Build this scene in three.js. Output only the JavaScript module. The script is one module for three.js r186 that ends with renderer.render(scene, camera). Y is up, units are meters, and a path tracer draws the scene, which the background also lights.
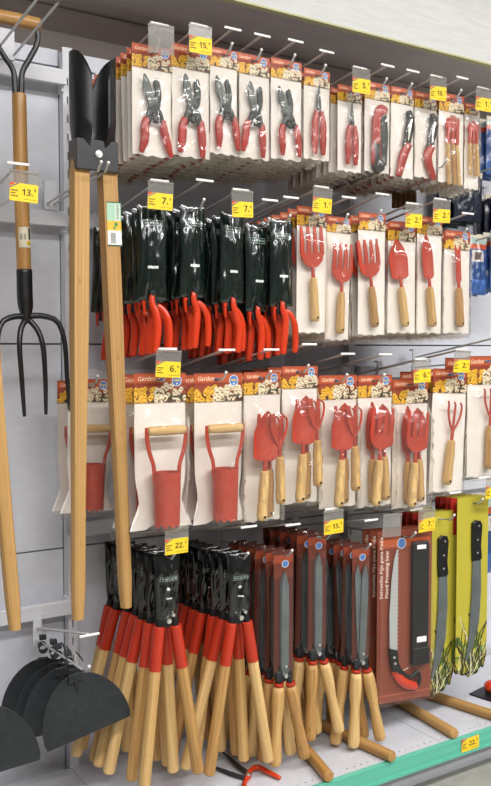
import * as THREE from 'three';
import { RoundedBoxGeometry } from 'three/addons/geometries/RoundedBoxGeometry.js';
import { mergeGeometries } from 'three/addons/utils/BufferGeometryUtils.js';
import { RectAreaLightUniformsLib } from 'three/addons/lights/RectAreaLightUniformsLib.js';

// ---------------------------------------------------------------- camera, light, exposure
const W = 491, H = 786, F = 866, R = Math.PI / 180;
const EYE = 1.33, DECK = 0.15, TIP = 0.42;
const scene = new THREE.Scene();
const camera = new THREE.PerspectiveCamera(2 * Math.atan(H / 2 / F) / R, W / H, 0.05, 40);
camera.position.set(0, EYE, 2.32);
camera.lookAt(Math.sin(32.2 * R) * Math.cos(2.84 * R), EYE - Math.sin(2.84 * R), 2.32 - Math.cos(32.2 * R) * Math.cos(2.84 * R));
camera.updateMatrixWorld();
const renderer = new THREE.WebGLRenderer({ antialias: true });
renderer.toneMapping = THREE.LinearToneMapping;
renderer.toneMappingExposure = 0.92;
renderer.shadowMap.enabled = true;
scene.background = new THREE.Color(0x000000);
RectAreaLightUniformsLib.init();
const LAMPS = [[0.15, 2.5, 2.6, 0.3, 46], [2.9, 2.5, 2.6, 0.3, 46], [0.15, 4.4, 2.6, 0.3, 36], [2.9, 4.4, 2.6, 0.3, 36]];      // x, z, length, width, radiance of the ceiling lamps
const LAMP_COLOUR = 0xfdfbfb;

// ---------------------------------------------------------------- helpers
const _f = new THREE.Vector3(), _r = new THREE.Vector3(), _u = new THREE.Vector3();
camera.matrixWorld.extractBasis(_r, _u, _f); _f.negate();
function ray(px, py) { return _f.clone().multiplyScalar(F).addScaledVector(_r, px - W / 2).addScaledVector(_u, H / 2 - py); }
function at(px, py, z) { const d = ray(px, py); return camera.position.clone().addScaledVector(d, (z - camera.position.z) / d.z); }
function onDeck(px, py, y) { const d = ray(px, py); return camera.position.clone().addScaledVector(d, (y - camera.position.y) / d.y); }
let seed = 7;
function rnd(a = 0, b = 1) { seed = (seed * 1664525 + 1013904223) >>> 0; return a + (b - a) * (seed / 4294967296); }
function hash(i, j, k) { let h = (i * 374761393 + j * 668265263 + k * 974634233) | 0; h = Math.imul(h ^ (h >>> 13), 1274126177); return ((h ^ (h >>> 16)) >>> 0) / 4294967296; }
function noise(x, y, k = 0) {
  const i = Math.floor(x), j = Math.floor(y), s = t => t * t * (3 - 2 * t), u = s(x - i), v = s(y - j);
  return (hash(i, j, k) * (1 - u) + hash(i + 1, j, k) * u) * (1 - v) + (hash(i, j + 1, k) * (1 - u) + hash(i + 1, j + 1, k) * u) * v;
}
const taken = {};
function numbered(n) { const k = taken[n] = (taken[n] ?? -1) + 1; return k ? n + '_' + String(k).padStart(3, '0') : n; }
function tag(o, label, category, group, kind) {
  o.userData = { label, category }; if (group) o.userData.group = group; if (kind) o.userData.kind = kind; return o;
}
function thing(name, label, category, group, kind) {
  const o = new THREE.Group(); o.name = numbered(name); scene.add(o); return tag(o, label, category, group, kind);
}
function part(parent, name, geo, mat, label) {
  const m = new THREE.Mesh(geo, mat); m.name = name; m.castShadow = m.receiveShadow = true; parent.add(m); if (label) m.userData.label = label; return m;
}
function sub(parent, name) { const g = new THREE.Group(); g.name = name; parent.add(g); return g; }
function solo(name, geo, mat, label, category, group, kind) {
  const m = part(scene, numbered(name), geo, mat); return tag(m, label, category, group, kind);
}
const merge = (...g) => mergeGeometries(g.map(x => x.index ? x.toNonIndexed() : x));
const box = (w, h, d, x = 0, y = 0, z = 0) => new THREE.BoxGeometry(w, h, d).translate(x, y, z);
const rbox = (w, h, d, r, x = 0, y = 0, z = 0) => new RoundedBoxGeometry(w, h, d, 2, r).translate(x, y, z);
const lathe = (prof, seg = 12) => new THREE.LatheGeometry(prof.map(p => new THREE.Vector2(...p)), seg);
const disc = (r, d, x, y, z, seg = 12) => new THREE.CylinderGeometry(r, r, d, seg).rotateX(Math.PI / 2).translate(x, y, z);
function limb(pts, rads, { seg = 14, rad = 8, sq = 1, linear = false } = {}) {
  const c = linear ? null : new THREE.CatmullRomCurve3(pts.map(p => new THREE.Vector3(...p)), false, 'centripetal');
  const P = [], pos = [], uv = [], idx = [], n = linear ? pts.length - 1 : seg;
  for (let i = 0; i <= n; i++) P.push(linear ? new THREE.Vector3(...pts[i]) : c.getPointAt(i / n));
  const ra = t => { const f = t * (rads.length - 1), i = Math.min(rads.length - 2, Math.floor(f)); return rads.length === 1 ? rads[0] : rads[i] + (rads[i + 1] - rads[i]) * (f - i); };
  const ring = (p, T, r, v) => {
    const ref = Math.abs(T.z) > 0.95 ? new THREE.Vector3(0, 1, 0) : new THREE.Vector3(0, 0, 1);
    const B = new THREE.Vector3().crossVectors(T, ref).normalize(), N = new THREE.Vector3().crossVectors(B, T).normalize();
    for (let j = 0; j <= rad; j++) {
      const a = j / rad * 2 * Math.PI, q = p.clone().addScaledVector(B, Math.cos(a) * r).addScaledVector(N, Math.sin(a) * r * sq);
      pos.push(q.x, q.y, q.z); uv.push(j / rad, v);
    }
  };
  const tg = i => P[Math.min(i + 1, n)].clone().sub(P[Math.max(i - 1, 0)]).normalize();
  const t0 = tg(0), t1 = tg(n), r0 = ra(0), r1 = ra(1);
  ring(P[0].clone().addScaledVector(t0, -r0 * 0.35 * sq), t0, r0 * 0.05, 0); ring(P[0].clone().addScaledVector(t0, -r0 * 0.25 * sq), t0, r0 * 0.7, 0);
  for (let i = 0; i <= n; i++) ring(P[i], tg(i), ra(i / n), i / n);
  ring(P[n].clone().addScaledVector(t1, r1 * 0.25 * sq), t1, r1 * 0.7, 1); ring(P[n].clone().addScaledVector(t1, r1 * 0.35 * sq), t1, r1 * 0.05, 1);
  for (let i = 0; i < n + 4; i++) for (let j = 0; j < rad; j++) { const a = i * (rad + 1) + j, b = a + rad + 1; idx.push(a, b, a + 1, b, b + 1, a + 1); }
  const g = new THREE.BufferGeometry(); g.setAttribute('position', new THREE.Float32BufferAttribute(pos, 3)); g.setAttribute('uv', new THREE.Float32BufferAttribute(uv, 2)); g.setIndex(idx);
  g.computeVertexNormals(); return g;
}
function shapeOf(pts, spline) {
  const s = new THREE.Shape();
  if (spline) { const c = new THREE.CatmullRomCurve3(pts.map(p => new THREE.Vector3(p[0], p[1], 0)), true, 'centripetal').getPoints(pts.length * 4); c.forEach((p, i) => i ? s.lineTo(p.x, p.y) : s.moveTo(p.x, p.y)); }
  else pts.forEach((p, i) => i ? s.lineTo(...p) : s.moveTo(...p));
  return s;
}
function flat(pts, d, { spline = false, bevel = 0, holes = [] } = {}) {
  const s = Array.isArray(pts) ? shapeOf(pts, spline) : pts; for (const h of holes) s.holes.push(h);
  const g = new THREE.ExtrudeGeometry(s, { depth: Math.max(d - 2 * bevel, 1e-4), bevelEnabled: bevel > 0, bevelThickness: bevel, bevelSize: bevel, bevelOffset: -bevel, bevelSegments: 1, curveSegments: 10 });
  return g.translate(0, 0, -(d - 2 * bevel) / 2);
}
function planarUV(g, x0, y0, w, h) {
  const p = g.attributes.position, u = g.attributes.uv; for (let i = 0; i < p.count; i++) u.setXY(i, (p.getX(i) - x0) / w, (p.getY(i) - y0) / h); return g;
}
// a dished plate with thickness: width(t) is the half width at t down its length
function shell(width, len, dish, thick, nv = 12, nu = 8, keel = 0) {
  const pos = [], idx = [], uv = [];
  for (const side of [1, -1]) for (let i = 0; i <= nv; i++) for (let j = 0; j <= nu; j++) {
    const t = i / nv, u = j / nu * 2 - 1, w = width(t); pos.push(u * w, -t * len, -dish * (1 - u * u) * Math.sin(Math.PI * Math.min(1, t * 0.9 + 0.1)) + side * thick / 2 + keel * t * t); uv.push(j / nu, t);
  }
  const q = (nu + 1), o = (nv + 1) * q;
  for (let i = 0; i < nv; i++) for (let j = 0; j < nu; j++) { const a = i * q + j, b = a + q; idx.push(a, b, a + 1, b, b + 1, a + 1, o + a, o + a + 1, o + b, o + b, o + a + 1, o + b + 1); }
  for (let i = 0; i < nv; i++) for (const j of [0, nu]) { const a = i * q + j, b = a + q; j ? idx.push(a, b, o + a, b, o + b, o + a) : idx.push(a, o + a, b, b, o + a, o + b); }
  for (let j = 0; j < nu; j++) for (const i of [0, nv]) { const a = i * q + j, b = a + 1; i ? idx.push(a, o + a, b, b, o + a, o + b) : idx.push(a, b, o + a, b, o + b, o + a); }
  const g = new THREE.BufferGeometry(); g.setAttribute('position', new THREE.Float32BufferAttribute(pos, 3)); g.setAttribute('uv', new THREE.Float32BufferAttribute(uv, 2)); g.setIndex(idx); g.computeVertexNormals(); return g;
}
// plastic film lying over the contents, pinned at its edges: half width by t, depth by (u, t)
function film(y0, y1, half, depth, k, { nu = 14, nv = 30, crumple = 0.004, foot = null } = {}) {
  const pos = [], idx = [], uv = [];
  for (let i = 0; i <= nv; i++) for (let j = 0; j <= nu; j++) {
    const t = i / nv, u = j / nu * 2 - 1, w = half(t), pin = Math.min(1, (1 - Math.abs(u)) * 4), pt = Math.min(1, t * 6, (1 - t) * 14);
    const rg = (x, y, q) => 1 - Math.abs(2 * noise(x, y, q) - 1), fold = (rg(u * 2 + t * 4, t * 7 - u * 2, k) - 0.6) * 1.1 + (rg(u * 5 - t * 7, t * 13 + u * 6, k + 5) - 0.6) * 0.8 + (noise(u * 13 + t * 5, t * 30 - u * 8, k + 9) - 0.5) * 0.5;
    const z = 0.0015 + depth * Math.pow(Math.max(0, 1 - u * u), 0.45) * Math.sqrt(Math.max(0, pt)) + crumple * fold * pin * Math.min(1, pt + 0.25);
    pos.push(u * w, y0 + (y1 - y0) * t + (foot && i === nv ? foot(u) : 0), Math.max(z, 0.0015)); uv.push(j / nu, 1 - t);
  }
  for (let i = 0; i < nv; i++) for (let j = 0; j < nu; j++) { const a = i * (nu + 1) + j, b = a + nu + 1; idx.push(a, b, a + 1, b, b + 1, a + 1); }
  const g = new THREE.BufferGeometry(); g.setAttribute('position', new THREE.Float32BufferAttribute(pos, 3)); g.setAttribute('uv', new THREE.Float32BufferAttribute(uv, 2)); g.setIndex(idx); g.computeVertexNormals(); return g;
}

// ---------------------------------------------------------------- textures
function canvas(w, h, draw, wrap) {
  const c = document.createElement('canvas'); c.width = w; c.height = h; draw(c.getContext('2d'), w, h);
  const t = new THREE.CanvasTexture(c); t.colorSpace = THREE.SRGBColorSpace; if (wrap) t.wrapS = t.wrapT = THREE.RepeatWrapping; return t;
}
function woodMap(base, dark, k) {
  const w = 128, h = 512, d = new Uint8Array(w * h * 4);
  for (let y = 0; y < h; y++) for (let x = 0; x < w; x++) {
    const u = x / w, v = y / h;
    const g = 0.5 * noise(u * 26 + noise(u * 3, v * 3, k) * 2, v * 4, k) + 0.3 * noise(u * 60, v * 9, k + 3) + 0.2 * noise(u * 9, v * 1.5, k + 4);
    let m = Math.max(0, Math.min(1, (g - 0.3) * 1.5)); const s = noise(u * 14, v * 30, k + 9); if (s > 0.93) m = Math.min(1.5, m + 0.6);
    const o = (y * w + x) * 4; for (let c = 0; c < 3; c++) d[o + c] = base[c] + (dark[c] - base[c]) * m; d[o + 3] = 255;
  }
  const t = new THREE.DataTexture(d, w, h); t.colorSpace = THREE.SRGBColorSpace; t.magFilter = THREE.LinearFilter; t.wrapS = t.wrapT = THREE.RepeatWrapping; t.needsUpdate = true; return t;
}
function mottle(base, amp, k, sc = 40) {
  const n = 256, d = new Uint8Array(n * n * 4);
  for (let y = 0; y < n; y++) for (let x = 0; x < n; x++) {
    const v = (noise(x / n * sc, y / n * sc, k) - 0.5) * amp + (noise(x / n * 9, y / n * 9, k + 1) - 0.5) * amp + (hash(x, y, k) - 0.5) * amp * 0.6, o = (y * n + x) * 4;
    for (let c = 0; c < 3; c++) d[o + c] = Math.max(0, Math.min(255, base[c] + v)); d[o + 3] = 255;
  }
  const t = new THREE.DataTexture(d, n, n); t.colorSpace = THREE.SRGBColorSpace; t.magFilter = THREE.LinearFilter; t.wrapS = t.wrapT = THREE.RepeatWrapping; t.needsUpdate = true; return t;
}
function flowerHeader(k) {
  return canvas(256, 128, (c, w, h) => {
    seed = 100 + k;
    c.fillStyle = '#93442b'; c.fillRect(0, 0, w, h); c.fillStyle = '#b4532f'; c.fillRect(0, 6, w, 36);
    c.fillStyle = '#8c3a26'; c.fillRect(0, 44, w, 12);
    c.fillStyle = '#4a2c1c'; c.fillRect(0, 92, w, 36);
    for (let i = 0; i < 90; i++) { c.fillStyle = ['#5a4420', '#3f3520', '#6b4c26'][i % 3]; c.beginPath(); c.arc(rnd(0, w), rnd(70, 128), rnd(3, 8), 0, 7); c.fill(); }
    const flower = (x, y, r, p, m) => { for (let a = 0; a < 7; a++) { c.fillStyle = p[a % p.length]; c.beginPath(); c.arc(x + Math.cos(a * 0.9) * r * 0.62, y + Math.sin(a * 0.9) * r * 0.62, r * 0.46, 0, 7); c.fill(); } c.fillStyle = m; c.beginPath(); c.arc(x, y, r * 0.28, 0, 7); c.fill(); };
    for (let i = 0; i < 30; i++) { const x = rnd(0, 110); flower(x, rnd(74 - x * 0.12, 124), rnd(9, 14), ['#dba52a', '#c98d1c', '#e6bd4e'], '#8a5614'); }
    for (let i = 0; i < 34; i++) { const x = rnd(100, 256); flower(x, rnd(52 + Math.abs(x - 160) * 0.12, 122), rnd(9, 14), ['#dccdac', '#c8b48c', '#e8ddc6'], '#75542f'); }
    for (let i = 0; i < 26; i++) { c.fillStyle = '#33291c'; c.beginPath(); c.arc(rnd(110, 250), rnd(70, 124), rnd(1.5, 4), 0, 7); c.fill(); }
    c.fillStyle = '#4b4a38'; c.fillRect(182, 98, 58, 9);
    c.fillStyle = '#fbe9c8'; c.font = 'italic 25px serif'; c.fillText('Garden', 16, 33);
    c.fillStyle = '#c9d3dc'; c.beginPath(); c.arc(210, 34, 25, 0, 7); c.fill(); c.fillStyle = '#4f78b8'; c.beginPath(); c.arc(210, 34, 21, 0, 7); c.fill();
    c.fillStyle = '#c8b06a'; c.fillRect(194, 28, 32, 9); c.fillStyle = '#dfe7ee'; c.beginPath(); c.arc(211, 47, 4, 0, 7); c.fill();
  });
}
function priceMap(euro, cents) {
  return canvas(160, 100, (c, w, h) => {
    c.fillStyle = '#f5cf2a'; c.fillRect(0, 0, w, h);
    c.fillStyle = '#d8402c'; c.beginPath(); c.moveTo(0, 0); c.lineTo(34, 0); c.lineTo(0, 20); c.fill();
    c.strokeStyle = '#27407e'; c.lineWidth = 6; c.beginPath(); c.moveTo(48, 0); c.lineTo(0, 28); c.stroke();
    c.fillStyle = '#4b3f16'; for (let r = 0; r < 3; r++) for (let x = 6; x < (r == 1 ? 34 : 48); x += 7) c.fillRect(x, 38 + r * 15, 5.2, 8);
    c.fillStyle = '#221b08'; c.font = euro.length > 1 ? 'bold 48px sans-serif' : 'bold 56px sans-serif'; const t = euro + '.'; const m = c.measureText(t).width || 50; c.fillText(t, 134 - m, 64); c.font = 'bold 24px sans-serif'; c.fillText(cents, 136, 40);
    for (let x = 84; x < 150; x += 8) c.fillRect(x, 84, 5, 3);
  });
}

// ---------------------------------------------------------------- materials
const M = (o) => new THREE.MeshStandardMaterial(o), MP = (o) => new THREE.MeshPhysicalMaterial(o);
const mat = {
  film: MP({ color: 0xf6f4ef, transmission: 0.965, thickness: 0, roughness: 0.07, ior: 1.45 }),
  filmThin: MP({ color: 0xffffff, transmission: 1, thickness: 0, roughness: 0.05, ior: 1.45 }),
  paper: M({ map: mottle([247, 243, 241], 6, 3), roughness: 0.85 }),
  paper2: M({ map: mottle([242, 237, 234], 7, 4), roughness: 0.85 }),
  cardEdge: M({ color: 0xd8cdbb, roughness: 0.9 }),
  headers: [1, 2, 3].map(k => M({ map: flowerHeader(k), roughness: 0.5 })),
  redPaint: MP({ color: 0xba3c24, roughness: 0.42, clearcoat: 0.3, clearcoatRoughness: 0.25 }),
  redGrip: MP({ color: 0xa9281a, roughness: 0.38, clearcoat: 0.4, clearcoatRoughness: 0.2 }),
  redTube: MP({ color: 0xcf3812, roughness: 0.3, clearcoat: 0.6, clearcoatRoughness: 0.15 }),
  redSleeve: MP({ color: 0xbb3014, roughness: 0.38, clearcoat: 0.3, clearcoatRoughness: 0.25 }),
  steel: M({ color: 0x4d5251, metalness: 0.75, roughness: 0.3 }),
  silver: M({ color: 0xc9ccca, metalness: 0.5, roughness: 0.4 }),
  darkSteel: M({ color: 0x363b3b, metalness: 0.7, roughness: 0.38 }),
  grey: M({ map: mottle([104, 112, 112], 14, 11), metalness: 0.35, roughness: 0.45 }),
  blackPaint: MP({ map: mottle([19, 20, 21], 7, 12), roughness: 0.4, clearcoat: 0.25, clearcoatRoughness: 0.3 }),
  blackIron: M({ map: mottle([44, 48, 51], 9, 13, 90), roughness: 0.52, metalness: 0.2 }),
  blackPlastic: M({ color: 0x0e0f10, roughness: 0.45 }),
  bolt: M({ color: 0xd8dad6, metalness: 0.85, roughness: 0.25 }),
  wire: M({ color: 0xc9cac8, metalness: 0.4, roughness: 0.38 }),
  whiteTip: M({ color: 0xe9e8e4, roughness: 0.35 }),
  wood: [M({ map: woodMap([214, 176, 114], [180, 138, 80], 21), roughness: 0.55 }), M({ map: woodMap([194, 152, 92], [158, 114, 60], 22), roughness: 0.55 }), M({ map: woodMap([222, 188, 128], [194, 154, 94], 23), roughness: 0.52 })],
  ash: [M({ map: woodMap([196, 156, 96], [164, 122, 68], 24), roughness: 0.6 }), M({ map: woodMap([186, 146, 88], [152, 110, 60], 25), roughness: 0.6 })],
  varnish: MP({ map: woodMap([186, 140, 80], [156, 112, 58], 26), roughness: 0.4, clearcoat: 0.3, clearcoatRoughness: 0.3 }),
  panel: M({ map: mottle([216, 218, 225], 6, 31), roughness: 0.6 }),
  rail: M({ map: mottle([222, 223, 227], 5, 32), roughness: 0.45 }),
  deck: M({ map: mottle([198, 199, 205], 7, 33, 60), roughness: 0.5 }),
  canopy: M({ map: mottle([192, 182, 177], 8, 34), roughness: 0.8 }),
  header: M({ map: mottle([224, 224, 221], 9, 35, 70), roughness: 0.7 }),
  edge: M({ color: 0xc9c78e, roughness: 0.5 }),
  teal: M({ map: mottle([96, 186, 160], 8, 36), roughness: 0.4 }),
  holder: MP({ color: 0xe8e6e2, transmission: 0.86, thickness: 0, roughness: 0.15, ior: 1.45 }),
};

// ---------------------------------------------------------------- the room
function struct(name, geo, m, label) { return solo(name, geo, m, label, name.split('_')[0], null, 'structure'); }
const floorTex = mottle([158, 157, 148], 16, 41); floorTex.repeat.set(8, 6);
struct('floor', box(7.4, 0.1, 6.4, 1.2, -0.05, 2.8), M({ map: floorTex, roughness: 0.35 }), 'pale grey shop floor in front of the shelving');
struct('ceiling', box(7.4, 0.1, 6.4, 1.2, 3.35, 2.8), M({ map: mottle([232, 230, 224], 8, 42), roughness: 0.9 }), 'white ceiling of the shop over the aisle');
const roomWall = M({ map: mottle([90, 88, 86], 8, 43), roughness: 0.8 });
struct('wall_left', box(0.1, 3.4, 6.4, -2.45, 1.65, 2.8), roomWall, 'grey side wall of the shop');
struct('wall_right', box(0.1, 3.4, 6.4, 4.85, 1.65, 2.8), roomWall, 'grey end wall of the shop');
struct('wall_front', box(7.2, 3.4, 0.1, 1.2, 1.65, 5.95), roomWall, 'grey wall across the aisle');
struct('wall_rear', box(7.2, 3.4, 0.1, 1.2, 1.65, -0.35), roomWall, 'grey wall of the shop behind the shelving');
for (const [x, z, l, w, k] of LAMPS) {
  const t = thing('ceiling_lamp', `long ceiling lamp ${z > 3 ? 'over the far side' : 'over the middle'} of the aisle, opposite the ${x > 2 ? 'machetes' : 'digging tools'}`, 'lamp');
  t.position.set(x, 3.3, z);
  part(t, 'housing', merge(box(l + 0.06, 0.06, 0.02, 0, -0.03, -w / 2 - 0.02), box(l + 0.06, 0.06, 0.02, 0, -0.03, w / 2 + 0.02), box(0.02, 0.06, w, -l / 2 - 0.02, -0.03, 0), box(0.02, 0.06, w, l / 2 + 0.02, -0.03, 0)), mat.rail);
  part(t, 'lamp_diffuser', box(l, 0.02, w, 0, -0.02, 0), M({ color: 0xffffff, emissive: LAMP_COLOUR, emissiveIntensity: 1 }));
  const a = new THREE.RectAreaLight(LAMP_COLOUR, k, l, w); a.position.set(x, 3.262, z); a.lookAt(x, 0, z); scene.add(a);
}

// ---------------------------------------------------------------- the shelving
const WALLTOP = EYE + 0.823, CANOPY = EYE + 0.9575, POSTX = at(62, 300, 0).x;
{
  const b = thing('wall_back', 'grey steel back panels of the shelving behind the hanging tools', 'wall', null, 'structure');
  const seams = [0.02, at(40, 551, 0).y, at(40, 344, 0).y, at(30, 62, 0).y, WALLTOP];
  for (let bay = -1; bay < 3; bay++) for (let i = 0; i < 4; i++) {
    const x0 = POSTX + bay * 1.0 + 0.004, x1 = x0 + 0.992;
    part(b, 'panel', rbox(x1 - x0, seams[i + 1] - seams[i] - 0.004, 0.02, 0.002, (x0 + x1) / 2, (seams[i] + seams[i + 1]) / 2, -0.01), mat.panel);
  }
  part(b, 'core', box(4.1, WALLTOP - 0.03, 0.02, POSTX + 1, WALLTOP / 2, -0.032), M({ color: 0x55565a, roughness: 0.8 }));
}
for (let k = 0; k < 3; k++) {
  const t = thing('shelf_upright', ['slotted grey upright post beside the pitchfork', 'slotted grey upright post behind the hand forks', 'slotted grey upright post past the machetes'][k], 'post', 'uprights of the shelving');
  t.position.set(POSTX + k * 1.0 + 0.012, 0, 0);
  const s = shapeOf([[-0.014, 0.02], [0.014, 0.02], [0.014, WALLTOP], [-0.014, WALLTOP]]);
  for (let y = 0.2; y < WALLTOP - 0.06; y += 0.05) { const h = new THREE.Path(); h.moveTo(-0.0018, y); h.lineTo(0.0018, y); h.lineTo(0.0018, y + 0.022); h.lineTo(-0.0018, y + 0.022); s.holes.push(h); }
  part(t, 'face', flat(s, 0.003).translate(0, 0, 0.026), mat.rail);
  part(t, 'side', merge(box(0.003, WALLTOP - 0.02, 0.03, -0.0125, WALLTOP / 2, 0.012), box(0.003, WALLTOP - 0.02, 0.03, 0.0125, WALLTOP / 2, 0.012)), mat.rail);
}
const RAILS = [0.735, 0.355, -0.075, -0.50];
function rail(x0, x1, y, label) {
  const t = thing('hook_rail', label, 'rail', 'hook rails of the shelving');
  t.position.set((x0 + x1) / 2, y, 0);
  part(t, 'bar', rbox(x1 - x0, 0.04, 0.016, 0.002, 0, 0, 0.044), mat.rail);
  for (const s of [-1, 1]) part(t, 'end_bracket', rbox(0.008, 0.06, 0.034, 0.002, s * ((x1 - x0) / 2 - 0.004), -0.005, 0.018), mat.rail);
}
['the pitchfork grip', 'the pitchfork label', '', 'the black hoe blades'].forEach((n, i) => n && rail(POSTX - 0.98, POSTX + 0.0, EYE + (i === 3 ? -0.715 : RAILS[i]), 'grey horizontal hook rail on the back panel behind ' + n));
['pruner packs', 'green shear sleeves', 'bulb planter packs', 'loppers'].forEach((n, i) => rail(POSTX + 0.03, POSTX + 1.0, EYE + RAILS[i], 'grey horizontal hook rail behind the ' + n));
['wooden seedling tool packs', 'narrow trowel packs', 'small rake packs', 'machete cards'].forEach((n, i) => rail(POSTX + 1.03, POSTX + 2.0, EYE + RAILS[i], 'grey horizontal hook rail behind the ' + n));
{
  const t = thing('shelf_canopy', 'dark grey overhead canopy with a tall white header board', 'canopy');
  part(t, 'underside', box(5.0, 0.02, 0.52, 1.2, CANOPY + 0.014, -0.03), mat.canopy);
  part(t, 'back_fascia', box(5.0, CANOPY - WALLTOP + 0.04, 0.02, 1.2, (CANOPY + WALLTOP) / 2 - 0.02, -0.06), mat.canopy);
  part(t, 'header_board', box(5.0, 0.6, 0.02, 1.2, CANOPY + 0.305, 0.24), mat.header, 'white header board');
  part(t, 'edge_strip', box(5.0, 0.005, 0.022, 1.2, CANOPY + 0.0025, 0.2405), mat.edge, 'pale yellow edge strip');
}
{
  const t = thing('base_shelf', 'pale grey perforated bottom shelf with a turquoise front edge', 'shelf');
  for (let bay = -1; bay < 3; bay++) {
    const x0 = POSTX + bay + 0.001, x1 = x0 + 0.998, s = shapeOf([[x0, -0.472], [x1, -0.472], [x1, -0.032], [x0, -0.032]]);
    for (let x = x0 + 0.02; x < x1 - 0.01; x += 0.0245) { const h = new THREE.Path(); h.absellipse(x, -0.452, 0.0032, 0.0032, 0, 7, true); s.holes.push(h); }
    const g = new THREE.ExtrudeGeometry(s, { depth: 0.004, bevelEnabled: false }).rotateX(-Math.PI / 2).translate(0, DECK - 0.004, 0);
    for (let i = 0; i < g.attributes.uv.count; i++) g.attributes.uv.setXY(i, g.attributes.position.getX(i) * 2, g.attributes.position.getZ(i) * 2);
    part(t, 'deck_plate', g, mat.deck);
  }
  part(t, 'front_edge', merge(rbox(4.0, 0.05, 0.006, 0.0015, POSTX + 1, DECK - 0.027, 0.481), box(4.0, 0.005, 0.010, POSTX + 1, DECK - 0.0035, 0.478), box(4.0, 0.008, 0.010, POSTX + 1, DECK - 0.051, 0.483)), mat.teal, 'turquoise price strip');
  part(t, 'kick_plate', box(4.0, DECK - 0.06, 0.01, POSTX + 1, (DECK - 0.06) / 2, 0.40), mat.panel);
}

// ---------------------------------------------------------------- hooks and price tags
const TILT = Math.tan(4.2 * R), UP = 0.052, upAt = y => UP + Math.max(0, EYE + 0.75 - y) * 0.027;
const rodGeo = (() => {
  const L = TIP - 0.05, y = z => (z - L) * TILT;
  return {
    lower: limb([[0, y(0), 0], [0, y(L * 0.5), L * 0.5], [0, y(L - 0.022), L - 0.022], [0, -0.0005, L - 0.014], [0, 0.006, L - 0.004], [0, 0.016, L]], [0.0034], { seg: 14, rad: 6 }),
    upper: limb([[0, y(0) + UP - 0.018, 0], [0, (y(0) + UP - 0.018 + UP) / 2, L * 0.5], [0, UP, L + 0.002]], [0.0034], { seg: 4, rad: 6 }),
    bar: rbox(0.05, 0.006, 0.004, 0.0015, 0, UP, L + 0.004),
    tip: new THREE.SphereGeometry(0.0042, 8, 6).translate(0, 0.0165, L),
    plate: merge(rbox(0.034, 0.075, 0.005, 0.001, 0, y(0) + 0.022, 0.0005), box(0.03, 0.006, 0.02, 0, y(0) + 0.06, -0.008)),
  };
})();
function hook(x, y, what, { bar = true, pair = 0 } = {}) {      // x, y of the rod where the foremost goods hang
  const t = thing('display_hook', 'grey wire display hook carrying ' + what, 'hook', 'display hooks on the rails');
  t.position.set(x, y, 0.055);
  for (const q of pair ? [-pair / 2, pair / 2] : [0]) { part(t, 'rod', rodGeo.lower, mat.wire).position.x = q; part(t, 'tip', rodGeo.tip, mat.whiteTip).position.x = q; } if (bar) { part(t, 'tag_rod', rodGeo.upper, mat.wire).rotation.x = -(upAt(y) - UP) / (TIP - 0.05); part(t, 'crossbar', rodGeo.bar, mat.whiteTip).position.y = upAt(y) - UP; } part(t, 'bracket', rodGeo.plate, mat.rail).scale.x = 0.7 + pair * 16;
  return t;
}
const rodY = (y, z) => y + (z - TIP) * TILT;
const holderGeo = merge(box(0.066, 0.066, 0.0012, 0, -0.033, 0), rbox(0.066, 0.006, 0.008, 0.002, 0, -0.001, -0.001));
const labelGeo = box(0.064, 0.039, 0.001, 0, -0.046, 0.0012);
function priceTag(x, y, text, where, z = TIP + 0.016) {
  const t = thing('price_tag', text ? `yellow price tag reading ${text[0]} over ${where.split(' ').slice(0, 9).join(' ')}` : `empty clear label holder over ${where.split(' ').slice(0, 10).join(' ')}`, 'price tag', 'price tags on the hooks');
  t.position.set(x, y, z); t.rotation.set(0.06, rnd(-0.12, 0.05), rnd(-0.05, 0.05));
  part(t, 'holder', holderGeo, mat.holder);
  if (text) part(t, 'label_card', labelGeo, [mat.cardEdge, mat.cardEdge, mat.cardEdge, mat.cardEdge, M({ map: priceMap(...text), roughness: 0.6 }), mat.cardEdge], 'yellow printed price card');
}

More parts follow.
